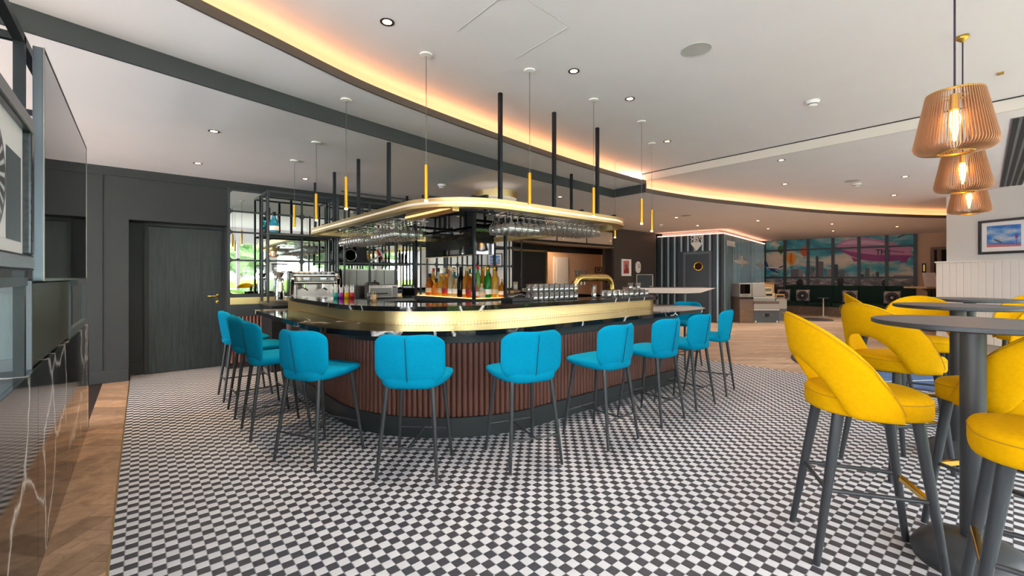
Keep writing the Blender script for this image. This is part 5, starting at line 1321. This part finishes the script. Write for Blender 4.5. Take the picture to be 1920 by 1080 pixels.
for i, (x0, x1, yt) in enumerate([(372, 440, 468), (440, 475, 475), (498, 515, 482), (540, 575, 450), (555, 582, 500), (583, 607, 362), (605, 648, 405), (675, 720, 468), (735, 772, 430), (782, 830, 475), (838, 865, 508), (955, 990, 512), (998, 1036, 460), (1060, 1080, 510), (1090, 1118, 495), (200, 260, 522), (1240, 1400, 520)]):
    b_ = mpart('tower', ('bld_grey', 'bld_light', 'bld_dark')[i % 3], [(x0, 548), (x1, 548), (x1, yt + 4), ((x0 + x1) / 2, yt), (x0, yt + 2)], 2 + (i % 3))
mpart('antenna', 'bld_dark', [(587, 362), (591, 362), (590, 330), (588, 330)], 3)
zp = mpart('airship_hull', 'zep_pink', [(755, 280), (775, 258), (810, 236), (870, 216), (960, 207), (1060, 212), (1160, 230), (1260, 256), (1345, 290), (1400, 345), (1405, 356), (1360, 378), (1290, 396), (1180, 407), (1060, 403), (960, 390), (880, 360), (800, 318)], 5)
mpart('airship_highlight', 'zep_light', [(790, 262), (870, 232), (960, 224), (1060, 232), (1160, 250), (1250, 276), (1160, 270), (1060, 262), (960, 258), (870, 262)], 6)
mpart('airship_belly', 'zep_magenta', [(765, 292), (850, 318), (960, 338), (1100, 352), (1250, 352), (1402, 354), (1360, 378), (1290, 396), (1180, 407), (1060, 403), (960, 390), (880, 360), (800, 320)], 6)
mpart('airship_fin', 'zep_pink', [(1300, 272), (1395, 278), (1380, 320), (1340, 300)], 7); mpart('airship_fin', 'zep_magenta', [(1290, 392), (1370, 372), (1350, 412), (1300, 416)], 7); mpart('airship_gondola', 'zep_magenta', [(880, 366), (945, 388), (935, 405), (905, 408)], 7)
mpart('airship_rudder', 'ink', [(1115, 306), (1330, 326), (1330, 331), (1115, 310)], 8)
text_on(mur, 'THE', *C7(1150, 348), 0.24, 'ink', 'airship_lettering', mu, 0.024, 0.8)
for (x, y, rx, ry, mt) in ((290, 302, 28, 30, 'balloon_green'), (375, 378, 44, 46, 'balloon_yellow'), (488, 316, 36, 36, 'balloon_orange')):
    mpart('balloon', mt, disc(x, y, rx, ry) , 5); mpart('balloon', mt, [(x - rx * 0.75, y + ry * 0.6), (x + rx * 0.75, y + ry * 0.6), (x + 6, y + ry * 1.4), (x - 6, y + ry * 1.4)], 5)
    mpart('balloon_basket', 'ink', [(x - 5, y + ry * 1.6), (x + 5, y + ry * 1.6), (x + 4, y + ry * 1.75), (x - 4, y + ry * 1.75)], 5)
mpart('balloon_stripe', 'balloon_orange', disc(375, 378, 12, 46), 6)
mpart('jet_body', 'print_white', [(163, 455), (200, 450), (300, 460), (300, 468), (230, 478), (180, 470)], 5); mpart('jet_wing', 'plane_blue', [(195, 465), (225, 470), (285, 508), (270, 506), (200, 485)], 6)
mpart('jet_tail', 'plane_blue', [(160, 405), (168, 405), (185, 450), (170, 452)], 6); mpart('jet_tail', 'plane_blue', [(265, 458), (308, 440), (312, 446), (285, 464)], 6); mpart('jet_stripe', 'plane_blue', [(175, 462), (280, 468), (230, 478), (185, 470)], 6)
mpart('biplane', 'ink', [(1275, 198), (1340, 172), (1344, 176), (1282, 205)], 5)
for x, y, r in ((450, 585, 28), (792, 570, 30), (1168, 590, 30)):
    mpart('silhouette', 'ink', disc(x, y, r, r * 1.05), 6); mpart('silhouette', 'ink', [(x - r * 0.5, y + r * 0.5), (x + r * 0.5, y + r * 0.5), (x + r * 1.5, 640), (x - r * 1.5, 640)], 6)
for px in (1434, 1472, 1515.5, 1562, 1610.7, 1662.7, 1716.5):
    a, _ = mur.hit(px, 500); m = MB(); mur.rect(m, a - 0.045, a + 0.045, 0.95, ZL - 0.004, 0.012, 0.055); m.build('glazing_bar', 'paint_dark', mu)
for (ya, yb) in ((471.5, 459.5), (521.5, 519.5)):
    z = (mur.hit(1434, ya)[1] + mur.hit(1717, yb)[1]) / 2; m = MB(); mur.rect(m, 0, mur.L, z - 0.03, z + 0.03, 0.012, 0.045); m.build('glazing_bar', 'paint_dark', mu)
# bench
bn = thing('banquette', 'long dark green velvet banquette on a wooden plinth below the mural', 'bench', (0, 0, 0))
m = MB(); mur.rect(m, 0.80, mur.L - 0.02, 0.0, 0.30, 0.02, 0.62); m.build('plinth', 'bench_wood', bn)
nseg = 5
for i in range(nseg):
    a0, a1 = 0.80 + (mur.L - 0.82) * i / nseg, 0.80 + (mur.L - 0.82) * (i + 1) / nseg
    m = MB(); mur.rect(m, a0 + 0.004, a1 - 0.004, 0.30, 0.44, 0.16, 0.66); m.build('seat_cushion', 'velvet_green', bn, bevel=0.03)
    m = MB(); mur.rect(m, a0 + 0.002, a1 - 0.002, 0.30, 1.02, 0.06, 0.18); m.build('back_cushion', 'velvet_green', bn, bevel=0.02)
m = MB(); a, z = mur.hit(1525, 580); mur.rect(m, a - 0.12, a + 0.12, 0.14, 0.20, 0.62, 0.63); m.build('vent', 'taupe', bn)
CUL = ('cushion with jet turbine print on the banquette behind the galley units', 'cushion with jet turbine print between the two small side tables', 'cushion with jet turbine print past the side tables', 'cushion with jet turbine print at the banquette end by the beige wall')
for px, lb in zip((1472, 1508, 1595, 1673), CUL):
    a, z = mur.hit(px, 556); t = thing('cushion', lb, 'cushion', (0, 0, 0), 0, 'turbine print cushions'); s_ = 0.215; zc = 0.655
    w_ = mur.P(a, zc, 0.27)
    nn = 9; G = []; H_ = []
    for i in range(nn):
        u = -1 + 2 * i / (nn - 1); r1 = []; r2 = []
        for j in range(nn):
            v = -1 + 2 * j / (nn - 1); bul = 0.085 * (max(0, (1 - u * u) * (1 - v * v))) ** 0.5; pin = 1 - 0.06 * (1 - abs(u * v))
            r1.append(mur.P(a + u * s_ * pin, zc + v * s_ * pin, 0.27 + bul)); r2.append(mur.P(a + u * s_ * pin, zc + v * s_ * pin, 0.27 - bul))
        G.append(r1); H_.append(r2)
    m = MB(); m.grid(G); m.grid(H_); m.build('cover', 'cushion_white', t, smooth=True, weld=True)
    for r, mt, o_ in ((0.165, 'ink', 0.0), (0.135, 'grey_mid', 0.006), (0.115, 'ink', 0.011), (0.04, 'cushion_white', 0.016)):
        pr = []
        m = MB(); ring_ = [mur.P(a, zc, 0.27 + 0.087 + o_)]
        for i in range(24):
            u, v = r / s_ * math.cos(2 * PI * i / 24), r / s_ * math.sin(2 * PI * i / 24)
            ring_.append(mur.P(a + u * s_, zc + v * s_, 0.272 + o_ + 0.085 * (max(0, (1 - u * u) * (1 - v * v))) ** 0.5))
        m.add(ring_, [(0, i + 1, (i + 1) % 24 + 1) for i in range(24)]); m.build('turbine_print', mt, t)
for px, lb in ((1486.5, 'slim white side table with small tray at the banquette, nearer the galley units'), (1558, 'slim white side table with small tray at the middle of the banquette')):
    a, _ = mur.hit(px, 560); p = mur.P(a - 0.1, 0, 0.95)
    t = thing('side_table', lb, 'table', p)
    MB().lathe([(0, 0), (0.14, 0), (0.14, 0.012), (0, 0.014)], 24).build('base', 'white_paint', t); MB().cyl((0, 0, 0.012), (0, 0, 0.60), 0.018, n=12).build('column', 'white_paint', t)
    MB().lathe([(0, 0.60), (0.16, 0.60), (0.16, 0.62), (0, 0.62)], 24).build('top', 'grey_mid', t)
# floor discs
p = atZ(1524, 599, 0); t = thing('round_mat', 'small dark round floor mat with a white line near the banquette', 'rug', (p.x, p.y, 0)); MB().lathe([(0, 0.0), (0.52, 0.0), (0.52, 0.008), (0, 0.008)], 40).build('pile', 'ink', t)
MB().bar((-0.3, 0.2, 0.009), (0.1, -0.45, 0.009), 0.04, 0.002).build('line', 'rug_line', t)
t = thing('round_rug', 'large round blue rug with pale crossing lines beyond the high tables', 'rug', (8.5, 0.75, 0))
MB().lathe([(0, 0.0), (1.7, 0.0), (1.7, 0.010), (0, 0.010)], 72).build('pile', 'rug_blue', t)
MB().lathe([(1.66, 0.0101), (1.66, 0.013), (1.70, 0.013), (1.70, 0.0101)], 72, caps=False).build('border', 'ink', t)
for i in range(7):
    a = i * 0.45 + 0.3; c_, s2 = math.cos(a), math.sin(a); o_ = (-0.9 + i * 0.3); h = math.sqrt(1.6 ** 2 - o_ * o_)
    MB().bar((-s2 * o_ - c_ * h, c_ * o_ - s2 * h, 0.0108), (-s2 * o_ + c_ * h, c_ * o_ + s2 * h, 0.0108), 0.03, 0.002).build('line', 'rug_line', t)

# ================================================================== GALLEY UNITS
def gbox(name, px0, px1, d, z0, z1, depth, label, cat, mat='grey_laminate', bevel=0.008):
    """box facing the camera at distance d"""
    a, b = atD(px0, 520, d), atD(px1, 520, d); t = thing(name, label, cat, ((a.x + b.x) / 2, (a.y + b.y) / 2, z0), -YAW); hw = (b - a).length / 2
    MB().box(-hw, hw, 0, depth, 0, z1 - z0).build('body', mat, t, bevel=bevel); return t, hw, z1 - z0
t, hw, h = gbox('galley_trolley', 1413, 1461, 12.4, 0.0, 0.61, 0.5, 'grey galley trolley with two round latches', 'trolley', 'grey_blue')
MB().box(-hw, hw, -0.012, 0.0, 0.39, 0.54).build('drawer', 'grey_laminate', t); MB().box(-hw, hw, -0.016, 0.0, 0.355, 0.38).build('trim', 'white_paint', t); MB().box(-hw, hw, -0.012, 0.0, 0.56, 0.605).build('trim', 'taupe', t)
for x in (-0.1, 0.13): MB().cyl((x, -0.02, 0.22), (x, 0.0, 0.22), 0.028, n=14).build('latch', 'chrome', t)
MB().box(-0.04, 0.07, -0.01, 0.0, 0.17, 0.26).build('lock_plate', 'ink', t)
for x in (-hw + 0.06, hw - 0.06): MB().cyl((x - 0.02, 0.02, 0.03), (x + 0.02, 0.02, 0.03), 0.03, n=12).build('caster', 'white_paint', t)
t, hw, h = gbox('grey_case', 1410.5, 1454, 12.45, 0.612, 0.73, 0.45, 'low pale grey case lying on the galley trolley', 'case')
MB().box(-hw, hw, -0.006, 0.0, h - 0.03, h - 0.02).build('seam', 'white_paint', t)
t, hw, h = gbox('grey_box', 1410.5, 1434, 12.5, 0.732, 1.14, 0.4, 'tall pale grey box standing on the low case', 'box'); MB().box(-hw + 0.02, hw - 0.02, -0.005, 0, 0.03, h - 0.03).build('panel', 'grey_laminate', t)
t, hw, h = gbox('wooden_radio', 1435, 1453, 12.55, 0.732, 0.85, 0.25, 'small wooden radio with dark dial right on the low case', 'radio', 'cream_plastic'); MB().box(-hw + 0.02, hw - 0.08, -0.006, 0, 0.03, 0.09).build('dial', 'ink', t)
t, hw, h = gbox('cream_radio', 1434.6, 1448, 12.6, 0.852, 1.0, 0.22, 'cream radio with grey panel stacked on the wooden radio', 'radio', 'cream_plastic'); MB().box(-hw + 0.01, hw - 0.03, -0.006, 0, 0.05, 0.12).build('dial', 'grey_mid', t)
t, hw, h = gbox('wooden_crate', 1434.6, 1453, 12.8, 0.87, 1.17, 0.2, 'pale wooden crate behind the stacked radios', 'crate', 'table_wood'); MB().box(-hw, hw, -0.01, 0, 0.26, 0.3).build('edge_strip', 'bench_wood', t); t.location.z = 0.852; t.location += Vector((FW[0], FW[1], 0)) * 0.03
t, hw, h = gbox('side_locker', 1455, 1475, 12.9, 0.0, 0.66, 0.45, 'grey locker beside the galley trolley', 'locker', 'grey_mid'); MB().box(-hw, hw, -0.01, 0, 0.36, 0.655).build('drawer', 'grey_laminate', t)
t, hw, h = gbox('dial_radio', 1447, 1464, 12.95, 0.735, 0.87, 0.2, 'brown radio with black display on the grey locker', 'radio', 'table_wood'); t.location.z = 0.662; t.location += Vector((RT[0], RT[1], 0)) * 0.12
MB().box(-hw + 0.03, hw - 0.03, -0.006, 0, 0.04, 0.10).build('display', 'ink', t)
t, hw, h = gbox('brown_cabinet', 1387, 1412.5, 12.3, 0.0, 0.74, 0.5, 'brown and taupe cabinet carrying the old television', 'cabinet', 'taupe'); MB().box(-hw, hw, -0.01, 0, 0.0, 0.45).build('lower_door', 'bench_wood', t); MB().box(-hw, hw, -0.012, 0, 0.68, 0.735).build('slot', 'ink', t)
t, hw, h = gbox('tube_television', 1386.5, 1409.5, 12.32, 0.742, 1.13, 0.42, 'old tube television with black screen on the brown cabinet', 'television', 'grey_laminate'); MB().box(-hw + 0.02, hw - 0.05, -0.008, 0, 0.09, 0.36).build('screen', 'black_gloss', t)
for i in range(4): MB().cyl((-0.06 + i * 0.04, -0.01, 0.04), (-0.06 + i * 0.04, 0, 0.04), 0.01, n=8).build('knob', 'ink', t)

# wing-shaped desk with screen
t = thing('wing_desk', 'white desk with wing-shaped pointed top on steel legs behind the bar end', 'desk', (7.2, 4.05, 0), -YAW)
m = MB(); pl = [(-0.75, 1.115), (0.72, 1.115), (0.45, 1.03), (0.2, 1.02), (-0.75, 1.03)]; n = len(pl)
m.add([(x, -0.25, z) for x, z in pl] + [(x, 0.35, z) for x, z in pl], [tuple(range(n)), tuple(range(2 * n - 1, n - 1, -1))] + [(i, (i + 1) % n, n + (i + 1) % n, n + i) for i in range(n)]); m.build('top', 'wing_pink', t)
for x in (-0.55, -0.2, 0.3): MB().cyl((x, 0.05, 0), (x, 0.05, 1.02), 0.022, n=12).build('leg', 'grey_mid', t)
MB().box(-0.2, 0.3, -0.02, 0.1, 1.0, 1.02).build('bracket', 'black_matte', t)
t = thing('register_screen', 'tilted black register screen in silver bezel at the wing desk', 'monitor', (6.72, 4.22, 1.116), -YAW - 0.2)
mm = MB(); mm.box(-0.16, 0.12, 0.0, 0.02, 0.02, 0.24); o = mm.build('bezel', 'steel', t, bevel=0.004); o.rotation_euler[0] = -0.15
mm = MB(); mm.box(-0.15, 0.11, -0.003, 0.0, 0.03, 0.23); o = mm.build('screen', 'black_matte', t); o.rotation_euler[0] = -0.15
MB().box(-0.1, 0.06, 0.0, 0.12, 0.0, 0.03).build('stand', 'black_matte', t)

# pictures on the brown wall
def framed(pl, x0, x1, y0, y1, label, fmat, arts, mount='card_white', fw=0.02, o_=0.004):
    (a0, z1), (a1, z0) = pl.hit(x0, y0), pl.hit(x1, y1); a0, a1 = sorted((a0, a1)); z0, z1 = sorted((z0, z1))
    t = thing('framed_picture', label, 'picture', (0, 0, 0)); m = MB()
    pl.rect(m, a0, a1, z0, z0 + fw, o_, o_ + 0.03); pl.rect(m, a0, a1, z1 - fw, z1, o_, o_ + 0.03); pl.rect(m, a0, a0 + fw, z0 + fw, z1 - fw, o_, o_ + 0.03); pl.rect(m, a1 - fw, a1, z0 + fw, z1 - fw, o_, o_ + 0.03)
    m.build('frame', fmat, t, bevel=0.003)
    m = MB(); pl.rect(m, a0 + fw, a1 - fw, z0 + fw, z1 - fw, o_, o_ + 0.010); m.build('mount', mount, t)
    for i, (nm, mt, pts) in enumerate(arts):
        m = MB(); pl.pxpoly(m, pts, o_ + 0.010 + 0.001 * i, o_ + 0.0112 + 0.001 * i); m.build(nm, mt, t)
    return t
bw = Plane((9.96, YW), (12.2, YW))
plain('art_pink', (206, 120, 116), 0.5); plain('art_red', (150, 60, 62), 0.5)
framed(bw, 1164.5, 1182, 485.5, 517.5, 'white framed pink travel print on the brown wall', 'white_paint', [('print', 'art_pink', [(1168, 489), (1179, 489), (1179, 513), (1168, 513)]), ('figure', 'art_red', [(1169, 508), (1174, 498), (1178, 505), (1178, 513), (1169, 513)]), ('figure', 'grey_mid', [(1170, 498), (1174, 494), (1177, 498), (1173, 502)])])
t = thing('oval_clock', 'white oval clock on the brown wall beside the pink print', 'clock', (0, 0, 0)); a, z = bw.hit(1195.5, 501); m = MB(); a2, z2 = bw.hit(1191, 490)
pts = rrect(a - abs(a - a2), a + abs(a - a2), z - abs(z2 - z), z + abs(z2 - z), abs(a - a2) * 0.98, 8); bw.poly(m, pts, 0.002, 0.03); m.build('face', 'white_paint', t, bevel=0.004)
m = MB(); bw.rect(m, a - 0.008, a + 0.008, z, z + 0.1, 0.031, 0.035); bw.rect(m, a, a + 0.07, z - 0.008, z + 0.008, 0.031, 0.035); m.build('hands', 'ink', t)
bc = Plane((6.3, 9.5), (12.3, 9.5))
framed(bc, 1115, 1128, 501, 511.5, 'small black framed picture in the beige corridor behind the bar', 'black_matte', [('print', 'taupe', [(1118, 503), (1125, 503), (1125, 509), (1118, 509)])], fw=0.025)
# servery behind opening
t = thing('gold_portal', 'brass edged portal frame behind the bar opening', 'frame', (0, 0, 0)); sv = Plane((6.33, 8.55), (8.3, 8.55)); m = MB()
a1, z1 = sv.hit(1024, 470); sv.rect(m, 0.0, a1, z1 - 0.05, z1, 0.002, 0.06); sv.rect(m, a1 - 0.06, a1, 0.95, z1, 0.002, 0.06); m.build('frame', 'brass', t)
t = thing('servery_counter', 'wood-topped servery counter inside the opening', 'counter', (0, 0, 0)); MB().box(6.35, 8.2, 8.0, 8.54, 0, 0.93).build('body', 'black_matte', t); MB().box(6.34, 8.22, 7.97, 8.54, 0.93, 0.97).build('top', 'table_wood', t)
t = thing('filter_machine', 'glowing glass-fronted coffee machine on the servery counter', 'coffee machine', (6.85, 8.2, 0.97)); MB().box(-0.2, 0.2, 0.0, 0.28, 0.25, 0.55).build('body', 'wall_beige', t, bevel=0.01); MB().box(-0.17, 0.17, -0.006, 0, 0.29, 0.5).build('window', 'brass', t); MB().cyl((-0.05, 0.1, 0), (-0.05, 0.1, 0.25), 0.03, n=12).build('column', 'chrome', t); MB().box(-0.15, 0.15, 0.0, 0.25, 0, 0.03).build('base', 'steel', t)
for i in range(3): bottle('squat', 'rose', 'brass', None, (6.75 + i * 0.09, 8.28, 1.521), 'small amber syrup bottle on top of the servery coffee machine', 'syrup bottles')
for i in range(5): put(cup, 'coffee_cup', (7.35 + i * 0.11, 8.15, 0.971), 'white cup in the row on the servery counter', 'cup', 'cups on the servery')
t = thing('cream_jug_box', 'cream box carton beside the servery coffee machine', 'box', (7.2, 8.25, 0.97)); MB().box(-0.08, 0.08, 0, 0.12, 0, 0.22).build('body', 'cream_plastic', t, bevel=0.01); MB().box(-0.05, 0.05, -0.003, 0, 0.05, 0.15).build('label', 'card_white', t)
# right picture of blimp on the pillar wall
wr_pl = Plane(WR0, WR1)
def C5(x, y): return (1690 + x / 6.352, 400 + y / 6.352)
def c5(*p): return [C5(*q) for q in p]
def pic_sky():
    m, nt, b = new_mat('pic_sky'); v = mapped(nt, (2, 2, 5), (0.5, 0.3, 0)); n = N(nt, 'ShaderNodeTexNoise', i_Scale=1.6, i_Detail=5.0); nt.links.new(v, n.inputs['Vector'])
    nt.links.new(ramp(nt, n.outputs['Fac'], [(0.4, lin((50, 120, 206))), (0.55, lin((150, 190, 226))), (0.68, lin((240, 206, 180)))]), b.inputs['Base Color'])
pic_sky()
framed(wr_pl, *C5(928, 0)[:1], 1936, 415, 473.5, 'dark framed print of a blimp in a blue sky on the pillar wall', 'picture_frame',
       [('print', 'pic_sky', c5((1025, 155), (1435, 125), (1435, 390), (1025, 405))), ('crowd', 'art_pink', c5((1025, 372), (1435, 368), (1435, 390), (1025, 405))), ('blimp', 'grey_blue', c5((1105, 310), (1130, 306), (1190, 330), (1225, 352), (1170, 348), (1120, 326))), ('pole', 'zep_magenta', c5((1378, 290), (1386, 290), (1386, 380), (1378, 380))), ('pole_sign', 'zep_magenta', c5((1365, 255), (1398, 255), (1398, 292), (1365, 292)))], fw=0.045)
# east wall door, sconce, table with menu board
ea = Plane((MUR.x, MUR.y), BE)
t = thing('glass_door', 'dark framed glass double door beside the beige wall', 'door', (0, 0, 0)); a0, z1 = ea.hit(1744.5, 464); a1, _ = ea.hit(1790, 464)
m = MB(); ea.rect(m, a0, a0 + 0.08, 0, z1, 0.0, 0.05); ea.rect(m, a0 + 0.08, a1, z1 - 0.08, z1, 0.0, 0.05); a2, _ = ea.hit(1761, 480); ea.rect(m, a2 - 0.05, a2 + 0.05, 0, z1 - 0.08, 0, 0.04); m.build('frame', 'bench_wood', t)
m = MB(); ea.rect(m, a0 + 0.08, a1, 0.0, z1 - 0.08, 0.002, 0.012); m.build('pane', 'black_gloss', t)
framed(ea, 1728.5, 1736.5, 494, 511.5, 'tiny gold print in a black frame on the beige wall', 'black_matte', [('print', 'shade_gold', [(1731, 497), (1734, 497), (1734, 508), (1731, 508)])], fw=0.03)
p = atD(1744, 540, 10.6); t = thing('standing_table', 'pale wood standing table with a menu board by the pillar wall', 'table', (p.x, p.y, 0), -YAW)
MB().box(-0.38, 0.5, -0.3, 0.3, 1.03, 1.07).build('top', 'table_wood', t, bevel=0.004); MB().lathe([(0.0, 0.95), (0.06, 0.95), (0.18, 1.03), (0, 1.03)], 24).build('collar', 'black_matte', t); MB().cyl((0, 0, 0.02), (0, 0, 0.96), 0.05, n=16).build('column', 'steel_dark', t); MB().lathe([(0, 0), (0.26, 0), (0.26, 0.02), (0, 0.02)], 28).build('base', 'steel_dark', t)
b_ = thing('menu_board', 'blank white menu board leaning on the standing table', 'board', (p.x, p.y, 1.071), -YAW); o = MB().box(-0.12, 0.19, -0.006, 0.006, 0.0, 0.35).build('card', 'card_white', b_); o.rotation_euler[0] = -0.2
o = MB().box(-0.04, 0.08, 0.05, 0.06, 0.0, 0.28).build('stand', 'grey_laminate', b_)

# round brass drum light behind the canopy
p = atD(930, 368, 6.5); dl = thing('drum_light', 'round brass drum ceiling light behind the bar canopy', 'ceiling light', (p.x, p.y, ZL))
MB().lathe([(0.31, -0.20), (0.32, -0.20), (0.32, -0.10), (0.31, -0.10), (0.31, -0.20)], 48, caps=False).build('drum', 'brass', dl, auto=True)
MB().lathe([(0.0, -0.205), (0.309, -0.205), (0.309, -0.19), (0.0, -0.19)], 48).build('diffuser', 'led_white', dl)
MB().cyl((0, 0, -0.19), (0, 0, -0.001), 0.015, n=10).build('stem', 'brass', dl)

# put the root of every thing that was built in place at its own base
bpy.context.view_layer.update()
for o in [o for o in COL.objects if o.type == 'EMPTY' and o.parent is None and abs(o.location.x) < 1e-6 and abs(o.location.y) < 1e-6]:
    pts = [c.matrix_world @ Vector(b) for c in o.children_recursive if c.type == 'MESH' for b in c.bound_box]
    if not pts: continue
    lo_ = [min(p[i] for p in pts) for i in range(3)]; hi_ = [max(p[i] for p in pts) for i in range(3)]
    d = Vector(((lo_[0] + hi_[0]) / 2, (lo_[1] + hi_[1]) / 2, lo_[2])) - o.location
    o.location += d
    for c in o.children: c.location -= d
